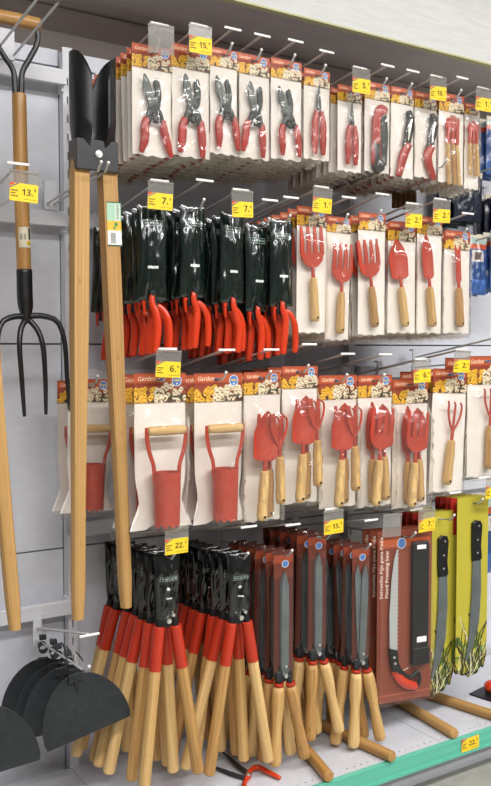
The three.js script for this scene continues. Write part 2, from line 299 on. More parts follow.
// ---------------------------------------------------------------- tools (built hanging from y = 0, facing +z)
const handleLathe = (r, l, seg = 10) => lathe([[0.0001, 0], [r * 0.72, 0], [r * 0.8, -l * 0.04], [r, -l * 0.3], [r * 0.96, -l * 0.6], [r * 1.08, -l * 0.88], [r * 0.9, -l * 0.98], [r * 0.4, -l], [0.0001, -l]].reverse(), seg);
function pruner(p, y, s, variant) {
  const g = sub(p, 'pruner'); g.position.set(0, y, 0.012); g.scale.setScalar(s); if (variant) g.rotation.z = [0, -0.06, 0.05, -0.1, 0.08][variant % 5];
  part(g, 'blade', flat([[-0.008, 0], [-0.02, 0.028], [-0.031, 0.06], [-0.027, 0.09], [-0.013, 0.072], [-0.003, 0.045], [0.01, 0.02], [0.01, 0]], 0.003, { spline: true, bevel: 0.0008 }), mat.steel);
  part(g, 'hook_blade', flat([[0.004, -0.005], [0.018, 0.02], [0.02, 0.055], [0.01, 0.084], [0.0, 0.074], [0.004, 0.045], [-0.004, 0.02], [-0.012, 0.004]], 0.005, { spline: true, bevel: 0.001 }).translate(0, 0, -0.004), mat.darkSteel);
  part(g, 'pivot', merge(disc(0.012, 0.012, 0, 0.006, 0, 10), limb([[-0.008, 0.004, 0], [-0.015, -0.014, 0], [-0.021, -0.03, 0]], [0.011, 0.009], { seg: 4, rad: 6, sq: 0.6 }), limb([[0.008, 0.004, 0], [0.016, -0.014, 0], [0.023, -0.03, 0]], [0.011, 0.009], { seg: 4, rad: 6, sq: 0.6 }), limb([[-0.01, -0.012, 0], [0, -0.026, 0.003], [0.012, -0.012, 0]], [0.004], { seg: 5, rad: 5 })), mat.darkSteel);
  const sp = [0.024, 0.01, 0.008, 0.012, 0.008][variant % 5];
  part(g, 'handle', limb([[-0.02, -0.018, 0], [-0.026, -0.035, 0], [-0.026, -0.065, 0], [-0.024 - sp * 0.5, -0.1, 0]], [0.0095, 0.012, 0.0115, 0.0065], { sq: 0.65 }), mat.redGrip);
  part(g, 'handle', limb([[0.022, -0.018, 0], [0.026, -0.04, 0], [0.027 + sp * 0.3, -0.07, 0], [0.024 + sp * 0.9, -0.104, 0]], [0.0095, 0.0115, 0.0105, 0.0065], { sq: 0.65 }), mat.redGrip);
}
function snips(p, y, s) {
  const g = sub(p, 'snips'); g.position.set(0, y, 0.011); g.scale.setScalar(s);
  part(g, 'blade', flat([[-0.01, 0], [-0.009, 0.03], [-0.002, 0.075], [0.002, 0.075], [0.002, 0.02], [0.004, 0]], 0.003, { bevel: 0.0006 }), mat.steel);
  part(g, 'blade', flat([[0.01, 0], [0.009, 0.03], [0.004, 0.07], [0, 0.07], [-0.001, 0.02], [-0.004, 0]], 0.003, { bevel: 0.0006 }).translate(0, 0, -0.0035), mat.darkSteel);
  part(g, 'pivot', disc(0.006, 0.01, 0, 0.012, 0, 10), mat.darkSteel);
  for (const q of [-1, 1]) part(g, 'handle', limb([[q * 0.009, 0.004, 0], [q * 0.014, -0.03, 0], [q * 0.0145, -0.075, 0], [q * 0.015, -0.115, 0]], [0.008, 0.0115, 0.0118, 0.008], { seg: 8, sq: 0.7 }), mat.redGrip);
}
function foldingSaw(p, y, s, kind) {
  const g = sub(p, kind === 'knife' ? 'folding_knife' : 'folding_saw'); g.position.set(0, y, 0.011); g.scale.set(s * 1.25, s, s);
  if (kind === 'red') {
    part(g, 'handle', flat([[-0.018, -0.10], [-0.022, -0.02], [-0.018, 0.05], [0.0, 0.082], [0.022, 0.074], [0.02, 0.06], [0.004, 0.05], [0, 0.0], [0.0, -0.10]], 0.014, { spline: true, bevel: 0.003 }), mat.redGrip);
    part(g, 'blade', flat([[0.004, 0.045], [0.02, 0.058], [0.026, 0.0], [0.022, -0.09], [0.006, -0.098]], 0.003), mat.steel);
    part(g, 'grip_band', flat([[-0.021, -0.03], [-0.001, -0.03], [-0.001, -0.07], [0.014, -0.08], [0.012, -0.105], [-0.008, -0.12], [-0.02, -0.1]], 0.018, { bevel: 0.003 }), mat.blackPlastic, 'black end of the handle');
  } else {
    const c = [[0.012, 0.08, 0], [0.018, 0.06, 0], [0.01, 0.0, 0], [-0.002, -0.05, 0], [kind === 'knife' ? 0.02 : -0.018, -0.115, 0]];
    part(g, 'handle', limb(c.slice(0, 4), [0.009, 0.013, 0.012, 0.011], { sq: 0.7 }), mat.blackPlastic);
    part(g, 'grip', limb([c[2].map((v, i) => i === 1 ? v - 0.018 : v), c[3], c[4]], [0.0135, 0.0125, 0.009], { seg: 8, sq: 0.8 }), mat.redGrip, 'red grip');
    part(g, 'blade_spine', limb([[0.016, 0.055, 0.009], [0.01, 0.02, 0.01], [0.006, -0.01, 0.01]], [0.003, 0.0045, 0.002], { seg: 6, sq: 0.6, rad: 6 }), mat.bolt);
  }
}
function handTool(p, kind, x, y, s, tilt = 0, z = 0.014, wood = 0) {      // y is the joint of metal and wood
  const g = sub(p, kind); g.position.set(x, y, z); g.scale.setScalar(s); g.rotation.z = tilt;
  const neck = limb([[0, -0.012, 0], [0, 0.012, 0], [0, 0.042, -0.002]], [0.0075, 0.0065, 0.006], { seg: 5, rad: 7 });
  if (kind === 'hand_fork' || kind === 'narrow_fork') {
    const nw = kind === 'hand_fork' ? [-0.041, -0.0137, 0.0137, 0.041] : [-0.037, -0.012, 0.013, 0.037];
    part(g, 'fork_head', merge(neck, flat([[-0.006, 0.034], [-0.024, 0.04], [-0.042, 0.056], [-0.049, 0.085], [0.049, 0.085], [0.042, 0.056], [0.024, 0.04], [0.006, 0.034]], 0.005, { spline: false, bevel: 0.0015 })), mat.redPaint);
    for (const q of nw) part(g, 'tine', limb([[q, 0.078, 0], [q, 0.12, 0.001], [q * 1.02, 0.172, -0.001]], [0.0105, 0.0098, 0.006], { seg: 6, rad: 6, sq: 0.35 }), mat.redPaint);
  } else if (kind === 'trowel' || kind === 'narrow_trowel') {
    const w = kind === 'trowel' ? 0.046 : 0.028, L = kind === 'trowel' ? 0.15 : 0.165;
    part(g, 'trowel_blade', merge(neck, shell(t => Math.max(0.0015, w * (t < 0.55 ? Math.sin(t / 0.55 * Math.PI / 2) ** 0.75 : 1 - 0.08 * Math.sin((t - 0.55) / 0.45 * Math.PI / 2)) * (t > 0.93 ? 1 - (t - 0.93) * 6 : 1)), L, 0.011, 0.0018, 14).translate(0, L + 0.03, 0)), mat.redPaint);
  } else if (kind === 'weeder') {
    part(g, 'weeder_blade', merge(neck, flat([[-0.013, 0.03], [-0.014, 0.165], [-0.005, 0.148], [0.0, 0.142], [0.006, 0.15], [0.013, 0.165], [0.014, 0.03], [0.006, 0.018], [-0.006, 0.018]], 0.005, { bevel: 0.0015 })), mat.redPaint);
  } else {                                                                  // cultivator: three bent prongs
    part(g, 'neck', limb([[0, -0.012, 0], [0, 0.02, 0], [0, 0.038, 0]], [0.0065, 0.005], { seg: 4, rad: 7 }), mat.redPaint);
    for (const q of [-1, 0, 1]) part(g, 'prong', limb([[0, 0.03, 0], [q * 0.016, 0.055, 0], [q * 0.029, 0.09, 0], [q * 0.03 - 0.002, 0.118, 0.002], [q * 0.028 - 0.02, 0.128, 0.014]], [0.0042, 0.004, 0.0038, 0.003], { seg: 10, rad: 6 }), mat.redPaint);
  }
  const h = part(g, 'handle', handleLathe(0.0158, 0.15), mat.wood[(wood + 2) % 3]);
  part(g, 'hang_hole', disc(0.004, 0.003, 0, -0.136, 0.0158, 8), mat.blackPlastic);
  return h;
}
function seedling(p, y, s) {                                               // three slim wooden-handled tools
  const g = sub(p, 'seedling_tools'); g.position.set(0, y, 0.01); g.scale.setScalar(s);
  [[-0.026, 0.075, 0.06, 0.006], [-0.004, 0.095, 0.02, 0.012], [0.016, 0.09, -0.02, 0.014]].forEach(([x, l, a, b], i) => {
    part(g, 'handle', limb([[x, 0.01, 0], [x + b * 0.5, -0.06, 0], [x + b, -0.135, 0]], [0.006, 0.0075, 0.0065], { seg: 6, rad: 7 }), mat.wood[i]);
    part(g, 'tool_head', i === 0 ? merge(limb([[x, 0.0, 0], [x, 0.05, 0]], [0.0075], { seg: 2, rad: 6 }), shell(t => 0.004 + 0.011 * Math.sin(t * Math.PI), 0.045, 0.005, 0.002, 8, 6).translate(x, 0.085, 0.002))
      : merge(limb([[x, 0.0, 0], [x, 0.06, 0]], [0.0075], { seg: 2, rad: 6 }), limb([[x - 0.006, 0.05, 0], [x - 0.009, l, 0]], [0.004, 0.0025], { seg: 3, rad: 5 }), limb([[x + 0.006, 0.05, 0], [x + 0.009, l, 0]], [0.004, 0.0025], { seg: 3, rad: 5 }), limb([[x, 0.05, 0], [x, l, 0]], [0.004, 0.0025], { seg: 3, rad: 5 })), mat.redPaint);
  });
}
function bulbPlanter(p, y) {
  const g = sub(p, 'bulb_planter'); g.position.set(0, y, 0.034);
  part(g, 'grip', lathe([[0.0001, -0.052], [0.009, -0.052], [0.0115, -0.046], [0.0125, 0], [0.0115, 0.046], [0.009, 0.052], [0.0001, 0.052]], 12).rotateZ(Math.PI / 2), mat.wood[2]);
  for (const q of [-1, 1]) part(g, 'arm', limb([[q * 0.053, 0.008, 0], [q * 0.053, -0.02, 0], [q * 0.046, -0.055, 0], [q * 0.036, -0.085, 0], [q * 0.033, -0.125, 0]], [0.006, 0.006, 0.0055, 0.006], { sq: 0.5, seg: 12, rad: 6 }), mat.redPaint);
  const N = 40, pos = [], idx = [], uv = [];
  for (const rr of [1, 0.94]) for (let i = 0; i <= N; i++) for (let k = 0; k < 3; k++) {
    const a = i / N * 2 * Math.PI, yb = -0.232 - ((i % 4) < 2 ? 0.007 : 0), yy = [-0.103, -0.17, yb][k], r = [0.036, 0.0345, 0.033][k] * rr;
    pos.push(Math.sin(a) * r, yy, Math.cos(a) * r * 0.85); uv.push(i / N, k / 2);
  }
  const o = (N + 1) * 3; for (let i = 0; i < N; i++) for (let k = 0; k < 2; k++) { const a = i * 3 + k, b = a + 3; idx.push(a, a + 1, b, b, a + 1, b + 1, o + a, o + b, o + a + 1, o + b, o + b + 1, o + a + 1); }
  const tg = new THREE.BufferGeometry(); tg.setAttribute('position', new THREE.Float32BufferAttribute(pos, 3)); tg.setAttribute('uv', new THREE.Float32BufferAttribute(uv, 2)); tg.setIndex(idx); tg.computeVertexNormals();
  part(g, 'cutter_tube', tg, mat.redPaint);
}

// ---------------------------------------------------------------- packs with a printed flower header
let packs = 0;
const ORD = ['front one on its hook', 'second on its hook', 'third on its hook', 'fourth on its hook', 'fifth on its hook', 'sixth on its hook', 'seventh on its hook', 'eighth on its hook', 'ninth on its hook'];
function headerPack(name, w, h, thick, fill, { foot = 0, waist = 0, headerH = w * 0.52, white = true, slack = 0 } = {}) {
  const k = ++packs, t = new THREE.Group(); t.name = name;
  const top = 0.017, hb = top - headerH, bot = top - h;
  const hs = shapeOf([[-w / 2, hb], [w / 2, hb], [w / 2, top], [-w / 2, top]]), sl = new THREE.Path();
  sl.moveTo(-0.014, -0.004); sl.lineTo(0.014, -0.004); sl.lineTo(0.014, 0.0038); sl.lineTo(-0.014, 0.0038); hs.holes.push(sl);
  const hg = planarUV(flat(hs, 0.0022), -w / 2, hb, w, headerH);
  part(t, 'header_card', hg, mat.headers[k % 3], 'rust orange header card printed with yellow and cream flowers');
  const half = u => w / 2 * (1 + slack - waist * Math.exp(-(((u - 0.78) / 0.12) ** 2)) + foot * Math.max(0, (u - 0.8) / 0.2) + 0.03 * (noise(u * 6, k, 3) - 0.5));
  const pts = [], n = 14;
  for (let i = 0; i <= n; i++) pts.push([-half(i / n) * 0.985, hb + (bot + 0.009 - hb) * i / n]);
  const fy = u => foot ? (Math.abs(u) < 0.5 ? 0.016 * Math.cos(u * Math.PI) : 0) * (k % 2 ? 1 : 0.6) : 0.003 * Math.sin(u * 9 + k);
  for (let i = 1; i < 8; i++) pts.push([half(1) * 0.985 * (i / 4 - 1), bot + 0.009 + fy(i / 4 - 1)]);
  for (let i = n; i >= 0; i--) pts.push([half(i / n) * 0.985, hb + (bot + 0.009 - hb) * i / n]);
  if (white) part(t, 'backing_sheet', flat(pts, 0.0012).translate(0, 0, -0.001), k % 2 ? mat.paper : mat.paper2, 'white backing sheet');
  fill(t, hb, bot);
  part(t, 'plastic_bag', film(hb + 0.004, bot - 0.006, u => half(u), thick, k * 3, { foot: foot ? fy : null, crumple: thick > 0.04 ? 0.010 : 0.0055, nu: thick > 0.04 ? 18 : 14, nv: thick > 0.04 ? 36 : 30 }), mat.film, 'clear plastic bag');
  return t;
}
function place(proto, first, x, y, z, label, category, group) {
  const o = first ? proto : proto.clone(); o.name = numbered(proto.userData.base ?? (proto.userData.base = proto.name)); const base = proto.userData.base; scene.add(o);
  o.position.set(x, y, z); tag(o, label, category, group); proto.userData.base = base; return o;
}
// a column of packs on one hook. box: left, right, top, bottom of the foremost pack in the photograph's frame
function column(box4, name, thick, n, gap, desc, category, fill, { tagText, empty, opts = {}, yaw = 0, what, dx = 0, lean = 0, z0 = TIP - 0.034 } = {}) {
  const [l, r, t, b] = box4, a = at(l, (t + b) / 2, z0), c = at(r, (t + b) / 2, z0), x = (a.x + c.x) / 2;
  const T = at((l + r) / 2, t, z0), B = at((l + r) / 2, b, z0), w = (c.x - a.x) * 0.955, h = T.y - B.y, ry = T.y - 0.017;
  const proto = headerPack(name, w, h, thick, fill, opts), hookY = ry + (TIP - z0) * TILT;
  const group = (what || desc) + ' column';
  for (let i = 0; i < n; i++) {
    const z = z0 - i * gap, o = place(proto, i === 0, x + dx + (i ? rnd(-0.003, 0.003) : 0), rodY(hookY, z), z, desc + ', ' + ORD[i], category, group);
    o.rotation.set(0, yaw + (i ? rnd(-0.02, 0.02) : 0), lean + (i ? rnd(-0.035, 0.035) : 0));
  }
  delete proto.userData.base;
  const short = z0 < 0.3, hk = hook(x, hookY - (short ? 0.006 : 0), 'the ' + desc.replace(/ packs?$/, ' packs'), { bar: !short }); if (short) hk.scale.z = 0.55;      // a short hook behind the diggers
  if (tagText || empty) priceTag(x, hookY + upAt(hookY) - 0.004, tagText, 'the ' + desc);
  return { x, y: hookY };
}
// row 1
const pr = (v, s = 1) => (t, hb, bot) => pruner(t, (hb + bot) / 2 + 0.004, s * (hb - bot) / 0.22, v);
column([131, 173, 46, 160], 'pruner_pack', 0.024, 9, 0.032, 'wide-bladed red pruner pack beside the digger blades', 'pruner', pr(0), { empty: true });
column([170, 211, 46, 161], 'pruner_pack', 0.024, 9, 0.032, 'curved bypass pruner pack under the price 15', 'pruner', pr(1), { tagText: ['15', '9'] });
column([208, 240, 49, 158], 'pruner_pack', 0.024, 9, 0.032, 'narrow red pruner pack third from the digger', 'pruner', pr(2, 0.92));
column([236, 270, 55, 162], 'pruner_pack', 0.024, 9, 0.032, 'steeply tilted red pruner pack fourth from the digger', 'pruner', pr(3, 0.95));
column([270, 302, 60, 163], 'pruner_pack', 0.024, 9, 0.032, 'red pruner pack fifth from the digger, beside the snips', 'pruner', pr(4, 0.95));
const sn = s => (t, hb, bot) => snips(t, (hb + bot) / 2 + 0.03, s * (hb - bot) / 0.225);
column([303, 330, 70, 163], 'snips_pack', 0.021, 9, 0.03, 'short pruning snips pack beside the red pruners', 'snips', sn(1.05));
column([337, 362, 86, 175], 'snips_pack', 0.021, 9, 0.03, 'long-nosed snips pack beside the folding saw', 'snips', sn(1), { tagText: ['5', '9'] });
column([364, 390, 83, 176], 'saw_pack', 0.023, 8, 0.031, 'red folding saw pack with a grey blade edge', 'folding saw', (t, hb, b) => foldingSaw(t, (hb + b) / 2 + 0.012, 0.98, 'red'));
column([390, 414, 88, 181], 'saw_pack', 0.023, 8, 0.031, 'slim black folding saw pack with a red heel', 'folding saw', (t, hb, b) => foldingSaw(t, (hb + b) / 2 + 0.012, 0.98, 'black'));
column([414, 437, 93, 181], 'knife_pack', 0.023, 8, 0.031, 'black and red grafting knife pack', 'knife', (t, hb, b) => { foldingSaw(t, (hb + b) / 2 + 0.012, 0.98, 'knife'); }, { tagText: ['10', '9'] });
column([438, 464, 94, 186], 'seedling_set_pack', 0.02, 5, 0.028, 'three-piece wooden seedling tool pack', 'tool set', (t, hb, b) => seedling(t, hb - 0.098, 0.9));
column([464, 479, 104, 192], 'seedling_tool_pack', 0.02, 5, 0.028, 'narrow seedling tool pack past the three-piece sets', 'tool set', (t, hb, b) => seedling(t, hb - 0.09, 0.72), { tagText: ['1', '9'] });
// row 2, packs
const ht = (kind, dy, tilt, s = 1, w = 0) => (t, hb, b) => handTool(t, kind, -tilt * 0.1, b + 0.148 * s + 0.002 + dy, s * 0.82, tilt, 0.0155, w);
column([296, 327, 207, 336], 'hand_fork_pack', 0.03, 7, 0.04, 'wide red hand fork pack beside the green sleeves', 'hand fork', ht('hand_fork', 0.012, 0.06, 0.98), { tagText: ['1', '9'] });
column([326, 351, 217, 343], 'hand_fork_pack', 0.03, 7, 0.04, 'slim red hand fork pack with a crumpled bag', 'hand fork', ht('narrow_fork', 0.0, -0.02, 0.95, 1), { lean: -0.02 });
column([358, 385, 213, 338], 'hand_fork_pack', 0.03, 7, 0.04, 'tilted red hand fork pack beside the broad trowel', 'hand fork', ht('hand_fork', 0.004, 0.12, 0.95, 2), { yaw: -0.05 });
column([387, 416, 222, 336], 'trowel_pack', 0.03, 7, 0.04, 'broad red trowel pack', 'trowel', ht('trowel', 0.0, 0.15, 0.95), { tagText: ['2', '9'] });
column([416, 442, 217, 336], 'trowel_pack', 0.03, 7, 0.04, 'narrow pointed red trowel pack', 'trowel', ht('narrow_trowel', 0.0, 0.12, 0.98, 1), { tagText: ['2', '5'] });
column([443, 470, 231, 336], 'weeder_pack', 0.03, 7, 0.04, 'red fishtail weeder pack', 'weeder', ht('weeder', 0.0, 0.06, 0.98, 2));
// row 3, packs
const bp = (t, hb) => bulbPlanter(t, hb - 0.066);
column([133, 187, 373, 532], 'bulb_planter_pack', 0.068, 2, 0.083, 'bulb planter pack under the price 6 tag', 'bulb planter', bp, { tagText: ['6', '9'], opts: { foot: 0.2, waist: 0.15 } });
column([193, 243, 373, 526], 'bulb_planter_pack', 0.068, 4, 0.083, 'bulb planter pack beside the tool sets', 'bulb planter', bp, { opts: { foot: 0.06, waist: 0.12 } });
column([68, 112, 379, 515], 'bulb_planter_pack', 0.068, 2, 0.083, 'bulb planter pack hung behind the digger handles', 'bulb planter', (t, hb) => { bp(t, hb); t.children[t.children.length - 1].scale.setScalar(0.88); }, { opts: { foot: 0.3, waist: 0.12 }, z0: 0.205, lean: -0.03 });
const setA = (t, hb, b) => { handTool(t, 'trowel', -0.02, b + 0.15, 0.88, -0.07, 0.042, 0); handTool(t, 'cultivator', 0.028, b + 0.185, 0.85, 0.03, 0.042, 1); handTool(t, 'hand_fork', 0.012, b + 0.15, 0.86, -0.02, 0.017, 2); };
const setB = (t, hb, b) => { handTool(t, 'hand_fork', -0.018, b + 0.15, 0.88, -0.1, 0.042, 0); handTool(t, 'trowel', 0.022, b + 0.155, 0.86, 0.05, 0.017, 1); handTool(t, 'narrow_trowel', -0.022, b + 0.15, 0.86, 0.02, 0.017, 2); };
column([243, 281, 372, 524], 'tool_set_pack', 0.058, 4, 0.07, 'trowel and rake tool set pack beside the bulb planters', 'tool set', setA);
column([281, 318, 366, 506], 'tool_set_pack', 0.058, 4, 0.07, 'trowel and rake tool set pack in the middle column', 'tool set', setA);
column([318, 357, 375, 510], 'tool_set_pack', 0.058, 4, 0.07, 'trowel and rake tool set pack beside the fork sets', 'tool set', setA);
column([357, 392, 375, 509], 'tool_set_pack', 0.058, 4, 0.07, 'fork and trowel tool set pack between other sets', 'tool set', setB);
column([391, 428, 379, 510], 'tool_set_pack', 0.058, 4, 0.07, 'fork and trowel tool set pack beside the small rakes', 'tool set', setB, { tagText: ['6', '4'] });
column([432, 467, 369, 494], 'rake_pack', 0.03, 4, 0.05, 'three-pronged red hand rake pack beside the tool sets', 'hand rake', (t, hb, b) => handTool(t, 'cultivator', 0.0, b + 0.17, 0.92, -0.1, 0.016, 1), { tagText: ['2', '4'], lean: -0.04 });
column([466, 506, 356, 478], 'rake_pack', 0.03, 3, 0.05, 'three-pronged red hand rake pack at the shelf end', 'hand rake', (t, hb, b) => handTool(t, 'cultivator', 0.0, b + 0.17, 0.92, -0.02, 0.016, 2));

// ---------------------------------------------------------------- grass shears in green sleeves (row 2)
function pillow(w, h, d, k, taper = 0) {
  const pos = [], idx = [], uv = [], nu = 16, nv = 26, q = nu + 1, o = q * (nv + 1);
  for (const s of [1, -1]) for (let i = 0; i <= nv; i++) for (let j = 0; j <= nu; j++) {
    const t = i / nv, u = j / nu * 2 - 1, hw = w / 2 * (1 - taper * t * t) * (1 + 0.06 * (noise(t * 5, k, 2) - 0.5));
    const pt = Math.min(1, t * 3 + 0.05, (1 - t) * 4 + 0.25), f = (noise(u * 3.5 + k, t * 5, k) - 0.5) * 1.2 + (noise(u * 7, t * 4 + u * 3, k + 1) - 0.5) * 1.8 + (noise(u * 12 + t * 4, t * 16, k + 2) - 0.5) * 0.8;
    const e = Math.pow(Math.max(0, 1 - u * u), 0.55);
    pos.push(u * hw, -t * h, s * (e * pt * d + 0.0006) + e * pt * f * d * 0.55); uv.push(s > 0 ? j / nu : 0.02, s > 0 ? 1 - t : 0.02);
  }
  for (let i = 0; i < nv; i++) for (let j = 0; j < nu; j++) { const a = i * q + j, b = a + q; idx.push(a, b, a + 1, b, b + 1, a + 1, o + a, o + a + 1, o + b, o + b, o + a + 1, o + b + 1); }
  for (let j = 0; j < nu; j++) for (const i of [0, nv]) { const a = i * q + j, b = a + 1; i ? idx.push(a, o + a, b, b, o + a, o + b) : idx.push(a, b, o + a, b, o + b, o + a); }
  const g = new THREE.BufferGeometry(); g.setAttribute('position', new THREE.Float32BufferAttribute(pos, 3)); g.setAttribute('uv', new THREE.Float32BufferAttribute(uv, 2)); g.setIndex(idx); g.computeVertexNormals(); return g;
}
const sleeveMap = (bg, low) => canvas(128, 384, (c, w, h) => {
  c.fillStyle = bg; c.fillRect(0, 0, w, h); c.strokeStyle = '#8fa29a'; c.lineWidth = 3;
  const y = low ? 130 : 62; c.strokeRect(24, y, 84, 22); c.fillStyle = '#9fb0a8'; for (let x = 32; x < 100; x += 11) c.fillRect(x, y + 7, 7, 8);
  c.fillStyle = '#dfe4df'; if (low) { c.beginPath(); c.arc(60, 196, 9, 0, 7); c.fill(); c.fillRect(50, 246, 30, 9); } else c.fillRect(42, 246, 46, 11);
});
mat.sleeve = [MP({ map: sleeveMap('#0f1c17', 0), roughness: 0.2, clearcoat: 1, clearcoatRoughness: 0.06 }), MP({ map: sleeveMap('#090d0c', 1), roughness: 0.22, clearcoat: 1, clearcoatRoughness: 0.08 })];
function grassShears(k) {
  const t = new THREE.Group(); t.name = 'grass_shears';
  part(t, 'sleeve', pillow(0.074, 0.232, 0.011, 40 + k).translate(0, 0.014, 0), mat.sleeve[0], 'glossy dark green plastic sleeve');
  part(t, 'pivot', merge(disc(0.007, 0.03, 0.0, -0.2, 0.0, 10), rbox(0.03, 0.05, 0.008, 0.003, 0, -0.215, 0)), mat.darkSteel);
  const j = [0, 0.006, -0.006][k];
  part(t, 'handle', limb([[-0.028, -0.188, -0.004], [-0.026, -0.207, -0.004], [-0.008, -0.225, -0.004], [0.022 + j, -0.236, -0.003], [0.04 + j, -0.262, -0.003], [0.044 + j, -0.29, -0.003], [0.044 + j, -0.325, -0.003], [0.042 + j, -0.342, -0.003]], [0.005, 0.007, 0.0085, 0.0095, 0.0095, 0.0085], { seg: 18, sq: 0.8 }), mat.redTube);
  part(t, 'handle', limb([[0.0, -0.2, 0.008], [-0.002, -0.225, 0.01], [0.008, -0.25, 0.01], [0.012 - j, -0.285, 0.01], [0.008 - j, -0.325, 0.01], [0.006 - j, -0.346, 0.01]], [0.006, 0.009, 0.0105, 0.0105, 0.009], { seg: 14, sq: 0.8 }), mat.redTube);
  part(t, 'catch', limb([[-0.026, -0.2, -0.004], [-0.02, -0.225, -0.003], [-0.018, -0.255, -0.003]], [0.005, 0.004, 0.003], { seg: 5, rad: 6 }), mat.redTube);
  return t;
}
{
  const protos = [0, 1, 2].map(grassShears), used = [0, 0, 0];
  [[158, 201, ['7', '4'], 'beside the digger handles', 8, -0.25], [203, 200, null, 'second from the digger handles', 7, 0.05], [239, 209, ['7', '9'], 'under the second price 7', 7, 0.1], [268, 219, null, 'fourth from the digger handles', 7, 0.1], [289, 216, null, 'beside the hand fork packs', 6, 0.0]].forEach(([px, py, tg, where, n, yaw], c) => {
    const p = at(px, py, TIP), ry = p.y - 0.016;
    for (let i = 0; i < n; i++) {
      const z = TIP - 0.036 - (c % 2) * 0.0205 - i * 0.041, k = (i + c) % 3, pt = protos[k], o = place(pt, !used[k]++, p.x + (i ? rnd(-0.006, 0.006) : 0), rodY(ry, z) - 0.0005, z, `red-handled shears in dark green sleeve ${where}` + ', ' + ORD[i], 'shears', 'sleeved grass shears ' + where);
      o.rotation.set(0, yaw + (i ? rnd(-0.07, 0.07) : 0), i ? rnd(-0.04, 0.04) : 0);
    }
    hook(p.x, ry, 'sleeved grass shears ' + where); if (tg) priceTag(p.x, ry + upAt(ry) - 0.004, tg, 'the grass shears ' + where);
  });
}

// ---------------------------------------------------------------- loppers (row 4)
function lopper(proto) {
  const t = new THREE.Group(); t.name = 'lopper';
  part(t, 'sleeve', proto.sleeve, mat.sleeve[1], 'glossy black plastic sleeve');
  part(t, 'head', proto.head, mat.darkSteel); part(t, 'pivot_bolt', proto.bolt, mat.bolt);
  return t;
}
const lop = [0, 1, 2].map(k => ({
  sleeve: pillow(0.07, 0.172, 0.0125, 60 + k, 0.2).translate(0, 0.012, 0),
  head: merge(flat([[-0.012, -0.04], [-0.022, -0.08], [-0.016, -0.13], [-0.022, -0.178], [0.022, -0.178], [0.016, -0.13], [0.02, -0.08], [0.004, -0.04]], 0.006, { bevel: 0.001 })),
  bolt: merge(disc(0.0065, 0.034, 0.0, -0.158, 0, 8), disc(0.0045, 0.032, 0.012, -0.144, 0, 8)),
}));
const lopHandle = { tang: limb([[0, 0.005, 0], [0, -0.03, 0], [0, -0.05, 0]], [0.009, 0.012], { seg: 3, rad: 8 }), red: lathe([[0.0001, -0.128], [0.0135, -0.128], [0.0162, -0.127], [0.0157, -0.017], [0.0142, -0.015], [0.0001, -0.015]], 14), wood: lathe([[0.0001, -0.42], [0.012, -0.42], [0.016, -0.415], [0.0157, -0.3], [0.0151, -0.1], [0.0001, -0.1]], 14) };
function lopperAt(k, x, y, z, yaw, aL, aR, label, group) {
  const t = lopper(lop[k % 3]); t.name = numbered('lopper'); scene.add(t); t.position.set(x, y, z); t.rotation.set(0, yaw, 0); tag(t, label, 'lopper', group);
  [[-0.019, aL], [0.019, aR]].forEach(([hx, a], q) => {
    const h = part(t, 'handle', lopHandle.wood, mat.wood[(k + q) % 3]); h.position.set(hx, -0.158, q ? 0.003 : -0.003); h.rotation.z = a * R; h.rotation.y = rnd(0, 6) * 0;
    part(h, 'grip_sleeve', lopHandle.red, mat.redSleeve, 'red painted sleeve'); part(h, 'tang', lopHandle.tang, mat.blackPlastic);
  });
}
[[174, 553, [[-6, 9], [-7.5, 3], [-13, 4], [-15, 2], [-14, 7], [-17, -2], [-12, 6]], ['22', '5'], 'beside the hoe blades'], [247, 553, [[-9.5, 9.5], [-16, 3], [-8, 4], [-13, 2], [-11, 5], [-15, 3], [-9, 4]], null, 'beside the hedge shears']].forEach(([px, py, list, tg, where], c) => {
  const p = at(px, py, TIP), ry = p.y - 0.016;
  list.forEach(([l, r], i) => { const z = TIP - 0.04 - i * 0.05; lopperAt(i + c, p.x - 0.0 + (i ? rnd(-0.008, 0.008) : 0), rodY(ry, z) - 0.002, z, -0.08 + (i ? rnd(-0.04, 0.04) : 0), l, r, `long lopper with red and wooden handles ${where}` + ', ' + ORD[i], 'loppers ' + where); });
  hook(p.x, ry, 'the loppers ' + where); if (tg) priceTag(p.x, ry + upAt(ry) - 0.004, tg, 'the loppers ' + where);
});

